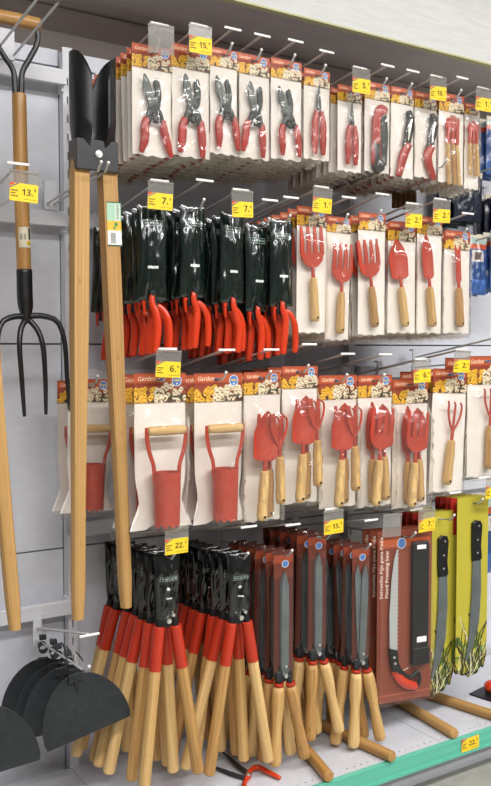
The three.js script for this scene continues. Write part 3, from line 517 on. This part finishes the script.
// ---------------------------------------------------------------- hedge shears (row 4)
const shearMap = canvas(64, 384, (c, w, h) => {
  c.fillStyle = '#552418'; c.fillRect(0, 0, w, h); c.fillStyle = '#9a4428'; c.fillRect(0, 14, w, 26); c.fillStyle = '#6e3020'; c.fillRect(0, 40, w, 46);
  c.fillStyle = '#c9d3dc'; c.beginPath(); c.arc(38, 44, 12, 0, 7); c.fill(); c.fillStyle = '#4f78b8'; c.beginPath(); c.arc(38, 44, 9.5, 0, 7); c.fill();
});
mat.shearCard = M({ map: shearMap, roughness: 0.5 });
const hs = {
  card: planarUV(flat([[-0.031, -0.325], [0.031, -0.325], [0.031, 0.012], [-0.031, 0.012]], 0.0016, { holes: [(() => { const q = new THREE.Path(); q.absellipse(0, 0, 0.005, 0.0038, 0, 7); return q; })()] }), -0.031, -0.325, 0.062, 0.337),
  blade: flat([[0, -0.045], [-0.011, -0.075], [-0.0125, -0.2], [-0.011, -0.31], [-0.006, -0.335], [0.01, -0.335], [0.012, -0.3], [0.0125, -0.15], [0.011, -0.085]], 0.004, { bevel: 0.0008 }),
  film: film(0.012, -0.335, () => 0.033, 0.012, 77, { crumple: 0.003 }),
  pivot: merge(disc(0.006, 0.022, 0, -0.335, 0.006, 8), disc(0.004, 0.016, 0.002, -0.31, 0.006, 8)),
  boss: merge(rbox(0.05, 0.03, 0.012, 0.005, 0, -0.338, 0.002), rbox(0.03, 0.024, 0.01, 0.004, 0, -0.318, 0.003)),
  red: lathe([[0.0001, -0.032], [0.0135, -0.032], [0.0138, -0.022], [0.013, -0.02], [0.0001, -0.02]], 12),
  tang: limb([[0, 0, 0], [0, -0.024, 0]], [0.006, 0.008], { seg: 2, rad: 7 }),
  wood: lathe([[0.0001, -0.25], [0.012, -0.25], [0.0165, -0.246], [0.018, -0.23], [0.0155, -0.18], [0.0135, -0.135], [0.0165, -0.105], [0.0182, -0.075], [0.0172, -0.045], [0.0138, -0.03], [0.0001, -0.03]], 14),
};
[[291, 551, 6, 'beside the loppers', [[-3, 12], [-6, 8]], null], [330, 534, 6, 'in the middle column', [[-2, 14], [-7, 9]], ['15', '9']], [369, 545, 5, 'beside the boxed saw', [[-2, 13], [-6, 7]], null]].forEach(([px, py, n, where, an, tg], c) => {
  const p = at(px, py, TIP), ry = p.y - 0.014;
  for (let i = 0; i < n; i++) {
    const z = TIP - 0.036 - (c === 1 ? 0.0235 : 0) - i * 0.047, t = new THREE.Group(); t.name = numbered('hedge_shears'); scene.add(t);
    t.position.set(p.x + (i ? rnd(-0.005, 0.005) : 0), rodY(ry, z), z); t.rotation.set(0, -0.05 + (i ? rnd(-0.06, 0.06) : 0), i ? rnd(-0.03, 0.03) : 0);
    tag(t, `wood-handled hedge shears on a red card ${where}` + ', ' + ORD[i], 'shears', 'hedge shears ' + where);
    part(t, 'card', hs.card, mat.shearCard, 'rust red printed card');
    const b1 = part(t, 'blade', hs.blade, mat.grey), b2 = part(t, 'blade', hs.blade, mat.grey);
    const op = [0.006, 0.004, 0.05][c] * (i ? rnd(0.5, 1.5) : 1); b1.rotation.z = op; b2.rotation.z = -op * 0.8; b1.position.set(-0.335 * op, 0, 0.0035); b2.position.set(0.335 * op * 0.8, 0, 0.0078);
    part(t, 'boss', hs.boss, mat.blackIron); part(t, 'pivot_bolt', hs.pivot, mat.bolt); part(t, 'plastic_wrap', hs.film, mat.filmThin, 'clear plastic wrap');
    const [l, r] = i === 0 ? an[0] : [rnd(-9, -3), rnd(5, 13)];
    [[-0.012, l], [0.014, r]].forEach(([hx, a], q) => {
      const h = part(t, 'handle', hs.wood, mat.wood[(i + q + c) % 3]); h.position.set(hx, -0.338, q ? 0.008 : -0.002); h.rotation.z = a * R;
      part(h, 'ferrule', hs.red, mat.redSleeve, 'red painted ferrule'); part(h, 'tang', hs.tang, mat.blackIron);
    });
  }
  hook(p.x, ry, 'the hedge shears ' + where); if (tg) priceTag(p.x, ry + upAt(ry) - 0.004, tg, 'the hedge shears ' + where);
});

// ---------------------------------------------------------------- boxed pruning saws (row 4)
{
  const z0 = TIP - 0.04, yaw = -0.18, A = at(407, 529, z0), B = at(407, 699, z0), h = A.y - B.y, w = 0.192; A.x -= 0.008;
  const map = canvas(256, 640, (c, W2, H2) => {
    c.fillStyle = '#86422e'; c.fillRect(0, 0, W2, H2); c.fillStyle = '#bd5a2e'; c.fillRect(8, 34, W2 - 16, 30); c.fillStyle = '#a85a44'; c.fillRect(0, H2 - 30, W2, 6);
    c.fillStyle = '#c9d3dc'; c.beginPath(); c.arc(112, 50, 21, 0, 7); c.fill(); c.fillStyle = '#4f78b8'; c.beginPath(); c.arc(112, 50, 17, 0, 7); c.fill();
    c.save(); c.translate(26, 250); c.rotate(-Math.PI / 2); c.fillStyle = '#f0e2d4'; c.font = 'bold 20px sans-serif'; c.fillText('Serrucho Fijo para Poda', 0, 0); c.fillText('Fixed Pruning Saw', 0, 26); c.restore();
    c.strokeStyle = '#e8dccb'; c.lineWidth = 4; c.beginPath(); c.moveTo(150, 520); c.lineTo(70, 545); c.stroke();
  });
  const cm = M({ map, roughness: 0.45 });
  const build = () => {
    const t = new THREE.Group(); t.name = 'saw_box'; const top = 0.022, cy = top - h / 2;
    const hole = new THREE.Path(); hole.moveTo(-0.016, -0.004); hole.lineTo(0.016, -0.004); hole.lineTo(0.016, 0.0038); hole.lineTo(-0.016, 0.0038);
    part(t, 'card', planarUV(flat([[-w / 2, top - h], [w / 2, top - h], [w / 2, top], [-w / 2, top]], 0.002, { holes: [hole] }), -w / 2, top - h, w, h), cm, 'rust red printed card');
    const rim = shapeOf([[-w / 2, top - h], [w / 2, top - h], [w / 2, top - 0.035], [-w / 2, top - 0.035]]), inn = new THREE.Path(), e = 0.006;
    inn.moveTo(-w / 2 + e, top - h + e); inn.lineTo(-w / 2 + e, top - 0.041); inn.lineTo(w / 2 - e, top - 0.041); inn.lineTo(w / 2 - e, top - h + e); rim.holes.push(inn);
    part(t, 'blister_rim', flat(rim, 0.022).translate(0, 0, 0.0125), mat.filmThin, 'clear plastic rim'); part(t, 'blister_window', new THREE.PlaneGeometry(w - 0.004, h - 0.04).translate(0, cy - 0.017, 0.0238), mat.filmThin, 'clear plastic window');
    const s = sub(t, 'pruning_saw'); const k = h / 0.5; s.scale.setScalar(k); s.position.z = 0.011;
    const bl = [[-0.054, -0.33], [-0.056, -0.22], [-0.05, -0.12], [-0.042, -0.06], [-0.032, -0.03]];
    for (let i = 0; i <= 24; i++) { const y = -0.035 - i * 0.0118; bl.push([-0.027 - 0.0 * i, y], [-0.031, y - 0.006]); } bl.push([-0.03, -0.33]);
    part(s, 'blade', flat(bl, 0.0025), mat.silver, 'toothed silver blade');
    part(s, 'bolster', flat([[-0.058, -0.315], [-0.03, -0.325], [-0.026, -0.36], [-0.012, -0.39], [-0.03, -0.405], [-0.048, -0.375]], 0.014, { bevel: 0.002 }), mat.blackPlastic);
    part(s, 'grip', limb([[-0.036, -0.385, 0], [-0.018, -0.41, 0], [0.012, -0.432, 0], [0.038, -0.44, 0]], [0.012, 0.015, 0.015, 0.011], { seg: 10, sq: 0.6 }), mat.redTube, 'red grip');
    part(s, 'knuckle_guard', limb([[-0.016, -0.388, 0.002], [0.002, -0.405, 0.002], [0.02, -0.408, 0.002], [0.038, -0.395, 0.002], [0.046, -0.415, 0.002], [0.04, -0.437, 0.002]], [0.006, 0.0065, 0.006], { seg: 12, rad: 6 }), mat.blackPlastic);
    part(s, 'pivot', merge(disc(0.004, 0.017, -0.043, -0.342, 0, 8), disc(0.004, 0.017, -0.04, -0.36, 0, 8)), mat.bolt);
    const sh = part(s, 'sheath', rbox(0.055, 0.36, 0.014, 0.003, 0.045, -0.195, 0), mat.blackPlastic, 'black plastic sheath');
    part(sh, 'sheath_label', merge(box(0.03, 0.012, 0.001, 0.045, -0.03, 0.0075), box(0.032, 0.016, 0.001, 0.048, -0.3, 0.0075)), mat.paper); part(sh, 'belt_loop', rbox(0.058, 0.05, 0.018, 0.003, 0.047, -0.35, 0), mat.blackPlastic);
    return t;
  };
  const ry = A.y - 0.022, hookY = ry + (TIP - z0) * TILT, proto = build();
  for (let i = 0; i < 3; i++) { const z = z0 - i * 0.034, o = place(proto, !i, A.x, rodY(hookY, z), z, 'boxed pruning saw on rust red card' + ', ' + ORD[i], 'saw', 'boxed pruning saws'); o.rotation.y = yaw; }
  hook(A.x, hookY, 'the boxed pruning saws'); priceTag(A.x + 0.035, hookY + upAt(hookY) - 0.004, ['7', '5'], 'the boxed pruning saws'); priceTag(A.x - 0.10, hookY + upAt(hookY) - 0.004, null, 'the gap between hedge shears and boxed saws');
}

// ---------------------------------------------------------------- machetes on yellow cards (row 4)
{
  const map = red => canvas(160, 640, (c, w, h) => {
    seed = 55 + red; c.fillStyle = '#b8ad38'; c.fillRect(0, 0, w, h); if (red) { c.fillStyle = '#b02a22'; c.fillRect(0, 0, 30, 130); }
    for (let i = 0; i < 26; i++) { c.fillStyle = ['#5d7a2c', '#83902a', '#4b6330'][i % 3]; c.beginPath(); c.arc(rnd(0, w), rnd(500, 630), rnd(8, 22), 0, 7); c.fill(); }
    for (let i = 0; i < 44; i++) {
      let x = rnd(0, w), y = 640, a = -Math.PI / 2 + rnd(-0.2, 0.8); c.strokeStyle = ['#1f1d10', '#38321a', '#cfc9a2', '#2a2614'][i % 4]; c.lineWidth = rnd(2, 6); c.beginPath(); c.moveTo(x, y);
      const n = 3 + Math.floor(rnd(0, 6)); for (let k = 0; k < n; k++) { a += rnd(-0.5, 0.5); x += Math.cos(a) * 30; y += Math.sin(a) * 30; c.lineTo(x, y); } c.stroke();
    }
  });
  const cards = [0, 1].map(r => M({ map: map(r), roughness: 0.5 }));
  const w = 0.14, h = 0.58, build = (k) => {
    const t = new THREE.Group(); t.name = 'machete_card'; const pts = [[-w / 2, 0.02 - h + 0.03]]; seed = 9 + k;
    for (let i = 1; i < 10; i++) pts.push([-w / 2 + w * i / 10, 0.02 - h + rnd(-0.006, 0.012) + 0.03 - 0.03 * Math.sin(i / 10 * 3.1)]); pts.push([w / 2, 0.02 - h + 0.06], [w / 2, 0.02], [-w / 2, 0.02]);
    const q = new THREE.Path(); q.absellipse(0, 0, 0.008, 0.0038, 0, 7);
    part(t, 'card', planarUV(flat(pts, 0.002, { holes: [q] }), -w / 2, 0.02 - h, w, h), cards[k], 'yellow card printed with bare twigs');
    const m = sub(t, 'machete'); m.position.set(0.012, -0.075, 0.006); m.scale.set(1.3, 1.05, 1);
    part(m, 'handle', flat([[-0.016, 0.012], [-0.004, 0.02], [0.012, 0.016], [0.018, 0.002], [0.014, -0.06], [0.018, -0.1], [0.01, -0.105], [-0.014, -0.104], [-0.016, -0.06]], 0.01, { spline: false, bevel: 0.002 }), mat.blackPlastic, 'black riveted handle');
    part(m, 'rivet', merge(disc(0.0032, 0.012, 0.004, 0.002, 0, 8), disc(0.0032, 0.012, 0, -0.04, 0, 8), disc(0.0032, 0.012, 0, -0.08, 0, 8)), mat.bolt);
    part(m, 'blade', flat([[-0.012, -0.1], [0.016, -0.1], [0.018, -0.2], [0.012, -0.3], [-0.008, -0.37], [-0.03, -0.41], [-0.034, -0.405], [-0.022, -0.34], [-0.014, -0.2]], 0.003, { bevel: 0.0006 }), mat.grey, 'flat grey blade');
    return t;
  };
  const protos = [build(0), build(1)], used = [0, 0];
  [[473, 497, 5, 'beside the blue packets', ['13', '5'], 0.0, TIP - 0.035], [439, 512, 5, 'beside the boxed saw', null, 0.0, 0.36]].forEach(([px, py, n, where, tg, yaw, z0]) => {
    const p = at(px, py, z0), ry = p.y - 0.02, hookY = ry + (TIP - z0) * TILT;
    for (let i = 0; i < n; i++) {
      const z = z0 - i * 0.024, k = i ? 1 : 0, o = place(protos[k], !used[k]++, p.x + (i ? rnd(-0.004, 0.004) : 0), rodY(hookY, z), z, `machete on a yellow twig-printed card ${where}` + ', ' + ORD[i], 'machete', 'machete cards ' + where);
      o.rotation.set(0, yaw + (i ? rnd(-0.05, 0.05) : 0), i ? rnd(-0.02, 0.02) : 0);
    }
    hook(p.x, hookY, 'the machete cards ' + where); if (tg) priceTag(p.x + 0.04, hookY + upAt(hookY) - 0.004, tg, 'the machete cards ' + where);
  });
}

// ---------------------------------------------------------------- digging tools
function digger(label) {
  const t = thing('post_hole_digger', label, 'digger', 'post hole diggers');
  const scoop = (s) => {           // a curved steel scoop, its mouth towards the other one
    const nv = 16, nu = 12, pos = [], idx = [], uv = [], q = nu + 1, o = q * (nv + 1);
    for (const side of [1, -1]) for (let i = 0; i <= nv; i++) for (let j = 0; j <= nu; j++) {
      const v = i / nv, e = j / nu * 2 - 1, a = e * 1.25, r = 0.05 + side * 0.0012, low = Math.max(0, 1 - v / 0.3), pinch = 1 - 0.55 * low * low;
      const y = -0.02 + v * (0.235 - 0.06 * Math.abs(e) ** 3);
      pos.push(-s * (Math.cos(a) * r * (1 - 0.12 * low) + 0.004), y, Math.sin(a) * r * (v < 0.3 ? 1 - 0.45 * low : 1) * pinch ** 0.3); uv.push(j / nu, v);
    }
    for (let i = 0; i < nv; i++) for (let j = 0; j < nu; j++) { const a = i * q + j, b = a + q; idx.push(a, b, a + 1, b, b + 1, a + 1, o + a, o + a + 1, o + b, o + b, o + a + 1, o + b + 1); }
    for (let i = 0; i < nv; i++) for (const j of [0, nu]) { const a = i * q + j, b = a + q; idx.push(a, b, o + a, b, o + b, o + a); }
    for (let j = 0; j < nu; j++) for (const i of [0, nv]) { const a = i * q + j; idx.push(a, a + 1, o + a, a + 1, o + a + 1, o + a); }
    const g = new THREE.BufferGeometry(); g.setAttribute('position', new THREE.Float32BufferAttribute(pos, 3)); g.setAttribute('uv', new THREE.Float32BufferAttribute(uv, 2)); g.setIndex(idx); g.computeVertexNormals(); return g;
  };
  part(t, 'scoop', scoop(1), mat.blackPaint); part(t, 'scoop', scoop(-1), mat.blackPaint);
  part(t, 'collar_plate', merge(rbox(0.106, 0.072, 0.006, 0.002, 0, -0.025, 0.026), rbox(0.006, 0.072, 0.05, 0.002, -0.05, -0.025, 0.002), rbox(0.006, 0.072, 0.05, 0.002, 0.05, -0.025, 0.002)), mat.blackPaint);
  part(t, 'bolt', merge(disc(0.006, 0.01, 0.002, -0.022, 0.03, 8), disc(0.009, 0.004, 0.002, -0.022, 0.03, 12)), mat.bolt, 'bright bolt');
  const hdl = (x0, x1, L, k) => {
    const n = 16, g = new THREE.BoxGeometry(0.038, L, 0.038, 4, n, 4), p = g.attributes.position;
    for (let i = 0; i < p.count; i++) {
      const v = (L / 2 - p.getY(i)) / L, rd = Math.min(1, Math.max(0, (v - 0.35) / 0.4)) * 0.85 + 0.08, x = p.getX(i), z = p.getZ(i), m = Math.max(Math.abs(x), Math.abs(z)), rr = Math.hypot(x, z) || 1;
      const end = Math.abs(v - 1) < 1e-4 ? 0.8 : 1, f = (1 - rd) + rd * m / rr; p.setXYZ(i, x * f * end * (1 - 0.08 * v) + x0 + (x1 - x0) * v, p.getY(i) - L / 2 - 0.03, z * f * end * (1 - 0.08 * v));
    }
    g.computeVertexNormals(); part(t, 'handle', g, mat.ash[k]);
  };
  return { t, hdl };
}
{
  const z = 0.36, c = at(93, 147, z);
  const d = digger('black post hole digger with two long pale wooden handles and a paper label');
  d.t.position.set(c.x, c.y, z);
  const l1 = at(78, 619, z), r1 = at(126, 607, z);
  d.hdl(-0.034, l1.x - c.x, c.y - l1.y - 0.03, 0); d.hdl(0.034, r1.x - c.x, c.y - r1.y - 0.03, 1);
  const lb = at(111, 225, z), lm = canvas(80, 200, (q, w, h) => {
    q.fillStyle = '#2f5a40'; q.fillRect(0, 0, w, h); q.fillStyle = '#a5cbb0'; q.fillRect(0, 5, w, 85); q.fillStyle = '#d7e2d2'; q.fillRect(48, 8, 26, 76); q.fillStyle = '#5a6f60'; for (let y = 12; y < 80; y += 7) q.fillRect(54, y, 14, 4);
    q.fillStyle = '#e8b83c'; q.fillRect(0, 86, w, 44); q.fillStyle = '#3f8a4a'; q.beginPath(); q.arc(50, 102, 10, 0, 7); q.arc(40, 118, 7, 0, 7); q.fill(); q.fillStyle = '#f0efe9'; q.fillRect(0, 130, w, 64); q.fillStyle = '#444'; for (let y = 140; y < 186; y += 5) q.fillRect(16, y, 30, 3);
  });
  const lbl = part(d.t, 'paper_label', planarUV(box(0.036, 0.105, 0.0012), -0.018, -0.0525, 0.036, 0.105), M({ map: lm, roughness: 0.6 }), 'green, yellow and white paper label'); lbl.position.set(lb.x - c.x, lb.y - c.y, 0.0193); lbl.rotation.z = 0.03;
  const e = digger('second post hole digger, showing one wooden handle beside the pitchfork');
  const b = at(15, 629, z), topX = b.x - 0.062;
  e.t.position.set(topX - 0.052, c.y - 0.01, z); e.hdl(-0.034, -0.03, 1.02, 1); e.hdl(0.034, b.x - topX + 0.052, c.y - 0.01 - b.y - 0.03, 0);
  hook(c.x + 0.002, c.y - 0.064, 'the labelled post hole digger', { bar: false, pair: 0.018 });
  hook(e.t.position.x, c.y - 0.074, 'the second post hole digger', { bar: false, pair: 0.018 });
}
{
  const z = 0.2, g = at(16, 20, z), t = thing('pitchfork', 'four-tined black pitchfork hanging by its wooden grip', 'pitchfork'); t.position.copy(g);
  const P = (px, py, dz = 0) => { const v = at(px, py, z); return [v.x - g.x, v.y - g.y, dz]; };
  part(t, 'grip', lathe([[0.0001, -0.06], [0.014, -0.06], [0.0165, -0.056], [0.0175, 0], [0.0165, 0.056], [0.014, 0.06], [0.0001, 0.06]], 14).rotateZ(Math.PI / 2), mat.varnish);
  for (const [s, a] of [[1, [[37, 22], [37.5, 42], [30, 58], [22.5, 72], [21.5, 88], [21.5, 105]]], [-1, [[-5, 22], [-5, 38], [4, 56], [13, 70], [15, 88], [16, 105]]]]) part(t, 'strap', limb(a.map(p => P(p[0], p[1])), [0.0068, 0.0072, 0.0072, 0.0082], { seg: 20, rad: 8, sq: 0.7 }), mat.blackPaint);
  part(t, 'shaft', limb([P(19, 95), P(21, 180), P(24.5, 285)], [0.0175, 0.018, 0.0178], { seg: 10, rad: 14 }), mat.varnish, 'varnished wooden shaft');
  part(t, 'ferrule', limb([P(24.2, 270), P(25, 300), P(25.6, 306), P(26, 315), P(26.2, 322)], [0.0198, 0.0198, 0.0198, 0.0198, 0.0198, 0.0198, 0.018, 0.012, 0.012], { seg: 18, rad: 12 }), mat.blackPaint);
  for (const a of [[[28, 316, 0], [12, 317, 0.005], [1, 322, 0.012], [-5, 340, 0.02], [-3, 380, 0.02], [0, 414, 0.0]], [[26, 319, 0], [20, 328, 0.01], [17, 342, 0.02], [19, 375, 0.02], [24.5, 416, 0]], [[28, 319, 0], [35, 328, 0.01], [39.5, 342, 0.02], [42.5, 375, 0.02], [46, 414, 0]], [[26, 316, 0], [42, 316, 0.005], [55, 321, 0.012], [61, 338, 0.02], [64.5, 380, 0.02], [69.5, 412, 0]]]) part(t, 'tine', limb(a.map(p => P(...p)), [0.0078, 0.007, 0.0064, 0.006, 0.0045], { seg: 18, rad: 8 }), mat.blackPaint);
  const lm = canvas(64, 100, (q, w, h) => { q.fillStyle = '#d8d3bc'; q.fillRect(0, 0, w, h); q.fillStyle = '#6d6a5c'; for (let y = 34; y < 62; y += 4) { q.fillRect(6, y, 12, 2.4); q.fillRect(24, y, 10, 2.4); } q.fillStyle = '#23231f'; q.fillRect(46, 4, 12, 56); q.fillStyle = '#e6bd28'; q.beginPath(); q.arc(48, 78, 12, 0, 7); q.fill(); q.fillStyle = '#3b7c3a'; q.beginPath(); q.arc(50, 82, 5, 0, 7); q.fill(); });
  const L = P(23.3, 238), lg = new THREE.CylinderGeometry(0.0186, 0.0186, 0.05, 10, 1, true, -0.95, 1.9); const lp = part(t, 'paper_label', lg, M({ map: lm, roughness: 0.6 }), 'small printed paper label'); lp.position.set(L[0], L[1], 0); lp.rotation.z = 0.02;
  const pg = at(22.5, 29, z); hook(pg.x, pg.y - 0.006 + (TIP - z) * TILT, 'the pitchfork grip', { bar: false, pair: 0.048 });
  // hook of the lower row with the price of the pitchfork
  const q = at(17, 186, TIP); hook(q.x, q.y - 0.016, 'only the price 13 tag', { bar: true }); priceTag(q.x + 0.012, q.y - 0.016 + UP - 0.006, ['13', '9'], 'the pitchfork shaft label');
}

// ---------------------------------------------------------------- half-moon hoe blades
{
  const blade = (() => {
    const s = [], n = 20; for (let i = 0; i <= n; i++) { const a = Math.PI * i / n; s.push([Math.cos(a) * 0.122 * (0.93 + 0.07 * Math.abs(Math.cos(a))), Math.sin(a) * 0.155 - 0.195]); } s.push([-0.116, -0.212], [0.116, -0.212]);
    const g = flat(s.slice(0, n + 1).concat([[-0.118, -0.212], [0.118, -0.212]]), 0.004, { bevel: 0.0008 }); const p = g.attributes.position; for (let i = 0; i < p.count; i++) p.setZ(i, p.getZ(i) + 0.9 * p.getX(i) ** 2 - 0.006); return g;
  })();
  const eye = (() => { const s = new THREE.Shape(); s.absarc(0, 0, 0.031, 0, 7); const q = new THREE.Path(); q.absarc(0, 0, 0.013, 0, 7, true); s.holes.push(q); return new THREE.ExtrudeGeometry(s, { depth: 0.03, bevelEnabled: true, bevelSize: 0.002, bevelThickness: 0.002, bevelSegments: 1, curveSegments: 10 }).translate(0, -0.0085, -0.02); })(), lug = rbox(0.02, 0.014, 0.016, 0.003, 0, 0.0225, -0.004);
  const neck = merge(flat([[-0.014, -0.036], [0.014, -0.036], [0.02, -0.06], [-0.02, -0.06]], 0.012, { bevel: 0.002 }), limb([[0, -0.04, 0.004], [0, -0.075, 0.002], [0, -0.12, -0.004]], [0.006, 0.004, 0.001], { seg: 5, rad: 6 }));
  const make = () => { const t = new THREE.Group(); t.name = 'hoe_blade'; part(t, 'blade', blade, mat.blackIron); part(t, 'eye', eye, mat.blackIron); part(t, 'neck', neck, mat.blackIron); part(t, 'lug', lug, mat.blackIron); t.scale.setScalar(0.92); return t; };
  const proto = make(), p = at(70, 661, 0.30), ry = p.y + (TIP - 0.30) * TILT;
  [[0.30, -0.12, 0.24], [0.225, -0.2, 0.1], [0.175, -0.22, 0.05], [0.11, -0.25, 0.0]].forEach(([z, yaw, roll], i) => { const o = place(proto, !i, p.x + (i ? rnd(-0.004, 0.004) : 0), rodY(ry, z) - 0.001, z, 'black half-moon hoe blade beside the loppers, ' + ORD[i], 'hoe blade', 'half-moon hoe blades'); o.rotation.set(0, yaw, roll); });
  const q = at(-20, 692, 0.36), o = place(proto, false, q.x, q.y, 0.36, 'black half-moon hoe blade hanging apart from the hooked row of blades', 'hoe blade', 'half-moon hoe blades'); o.rotation.set(0, -0.15, 0.12);
  hook(p.x, ry, 'the row of black hoe blades'); hook(q.x, q.y + (TIP - 0.36) * TILT, 'the single black hoe blade');
}

// ---------------------------------------------------------------- things lying on the bottom shelf
[[[329, 777], [288, 728], 'below the hedge shears'], [[393, 757], [318, 723], 'below the boxed saw'], [[455, 734], [395, 698], 'below the boxed saw and machetes'], [[505, 719], [425, 693], 'below the machete cards']].forEach(([a, b, where], i) => {
  const r = 0.0165, A = onDeck(a[0], a[1], DECK + r), B = onDeck(b[0], b[1], DECK + r), d = B.clone().sub(A).normalize(); let L = 0.42; if (A.z + d.z * L < 0.03) L = (0.03 - A.z) / d.z;
  const o = solo('wooden_handle', lathe([[0.0001, 0], [r * 0.8, 0], [r * 0.97, 0.004], [r, 0.02], [r, L - 0.01], [r * 0.8, L], [0.0001, L]], 16), i === 0 ? mat.varnish : mat.ash[i % 2], 'bare round wooden handle lying on the shelf ' + where, 'handle', 'wooden handles lying on the shelf');
  o.position.copy(A); o.quaternion.setFromUnitVectors(new THREE.Vector3(0, 1, 0), d);
});
{
  const c = onDeck(246, 772, DECK + 0.008), t = thing('garden_scissors', 'open garden scissors with black blades and red handles on the shelf', 'scissors'); t.position.copy(c);
  const G = (px, py, y = 0) => { const v = onDeck(px, py, DECK + 0.008); return [v.x - c.x, y, v.z - c.z]; };
  const bl = (a, b, k) => { const A = new THREE.Vector3(...G(...a)), B = new THREE.Vector3(...G(...b)), d = B.clone().sub(A), L = d.length(); const g = flat([[-0.008, 0], [-0.011, L * 0.35], [-0.004, L * 0.9], [0, L], [0.004, L * 0.8], [0.006, 0]], 0.003, { bevel: 0.0006 }).rotateX(-Math.PI / 2); return g.rotateY(Math.atan2(-d.x, -d.z)).translate(A.x, k, A.z); };
  part(t, 'blade', bl([250, 776], [221, 752], 0.004), mat.blackIron); part(t, 'blade', bl([246, 778], [209, 765], 0.0), mat.blackIron);
  part(t, 'handle', limb([G(246, 779), G(249, 773, 0.003), G(257, 768.5, 0.004), G(268, 773, 0.003), G(280, 778)], [0.005, 0.007, 0.008, 0.0075, 0.006], { rad: 7 }), mat.redTube); part(t, 'handle', limb([G(250, 776), G(244, 785), G(252, 795), G(268, 795), G(284, 792)], [0.005, 0.007, 0.008, 0.0075, 0.006], { rad: 7 }), mat.redTube);
  part(t, 'pivot', new THREE.CylinderGeometry(0.006, 0.006, 0.012, 10).translate(...G(248, 777, 0.004)), mat.bolt);
}
{
  const c = onDeck(492, 694, DECK), t = thing('knob_card', 'black card with a round red knob lying on the shelf', 'hardware card'); t.position.copy(c); t.rotation.y = 0.2;
  part(t, 'card', rbox(0.13, 0.006, 0.1, 0.002, 0, 0.003, 0), mat.blackPlastic); part(t, 'knob', new THREE.SphereGeometry(0.028, 16, 10).scale(1, 0.8, 1).translate(0.0, 0.026, 0), mat.redTube, 'round red knob'); part(t, 'collar', new THREE.CylinderGeometry(0.02, 0.024, 0.01, 14).translate(0, 0.01, 0), mat.darkSteel);
}
{
  const a = at(470, 751, 0.486), t = thing('shelf_price_label', 'yellow price label reading 22 on the turquoise shelf edge', 'price tag'); t.position.set(a.x, DECK - 0.026, 0.4868);
  part(t, 'label_card', box(0.075, 0.04, 0.001), [mat.cardEdge, mat.cardEdge, mat.cardEdge, mat.cardEdge, M({ map: priceMap('22', '5'), roughness: 0.6 }), mat.cardEdge]);
}

// ---------------------------------------------------------------- goods deeper in the far bay
{
  const blueMap = canvas(96, 256, (c, w, h) => { c.fillStyle = '#27477f'; c.fillRect(0, 0, w, h); c.fillStyle = '#9fb3ad'; c.fillRect(0, 0, w, 34); c.fillStyle = '#c2502c'; c.fillRect(0, 34, w, 22); c.fillStyle = '#c9c3bd'; c.fillRect(20, 62, 52, 50); c.fillStyle = '#6a5a58'; c.fillRect(32, 70, 26, 34); c.fillStyle = '#3d66a8'; c.fillRect(0, 190, w, 66); });
  const bm = MP({ map: blueMap, roughness: 0.35, clearcoat: 0.6, clearcoatRoughness: 0.15 }), dk = MP({ color: 0x1b2233, roughness: 0.35, clearcoat: 0.6, clearcoatRoughness: 0.15 });
  const bag = (w, h, k, m) => { const t = new THREE.Group(); t.name = 'blue_packet'; part(t, 'bag', pillow(w, h, 0.014, 90 + k).translate(0, 0.012, 0), m); part(t, 'header_strip', box(w, 0.02, 0.004, 0, 0.006, 0), mat.cardEdge); return t; };
  const protos = [bag(0.10, 0.2, 0, bm), bag(0.12, 0.26, 1, bm), bag(0.13, 0.17, 2, dk)], used = [0, 0, 0];
  [[476, 240, 0, 0.2, 5, 'beside the weeder packs'], [501, 236, 0, 0.2, 4, 'past the weeder packs'], [497, 122, 0, 0.15, 3, 'past the seedling tool packs'], [492, 500, 1, 0.28, 4, 'past the machete cards'], [468, 176, 2, 0.15, 4, 'under the seedling tool packs'], [505, 198, 2, 0.15, 3, 'above the weeder row']].forEach(([px, py, k, z0, n, where]) => {
    const p = at(px, py, z0); for (let i = 0; i < n; i++) { const o = place(protos[k], !used[k]++, p.x, p.y - i * 0.036 * TILT, z0 - i * 0.034, (k === 2 ? 'dark packet ' : 'blue packet with an orange band ') + where + ', ' + ORD[i], 'packet', 'packets ' + where); o.rotation.y = rnd(-0.06, 0.06); }
    hook(p.x, p.y + (TIP - z0) * TILT, 'the packets ' + where, { bar: false });
  });
  // bundle of brown bristles seen under the knife packs
  const t = thing('brush_pack', 'brown bristle brush pack under the red folding saws', 'brush'), p = at(404, 180, 0.24); t.position.copy(p);
  part(t, 'card', box(0.1, 0.03, 0.004, 0, 0.0, 0), mat.cardEdge); for (let i = 0; i < 5; i++) part(t, 'bristle_tuft', limb([[-0.04 + i * 0.02, -0.01, 0], [-0.04 + i * 0.02, -0.05, 0.002], [-0.04 + i * 0.021, -0.09, 0]], [0.009, 0.0095, 0.008], { seg: 4, rad: 7 }), M({ map: woodMap([120, 88, 48], [78, 54, 28], 61), roughness: 0.9 }));
  hook(p.x, p.y + (TIP - 0.24) * TILT, 'the brown brush pack', { bar: false });
}
scene.traverse(o => { if (o.isMesh) { o.castShadow = o.receiveShadow = true; } });
renderer.render(scene, camera);
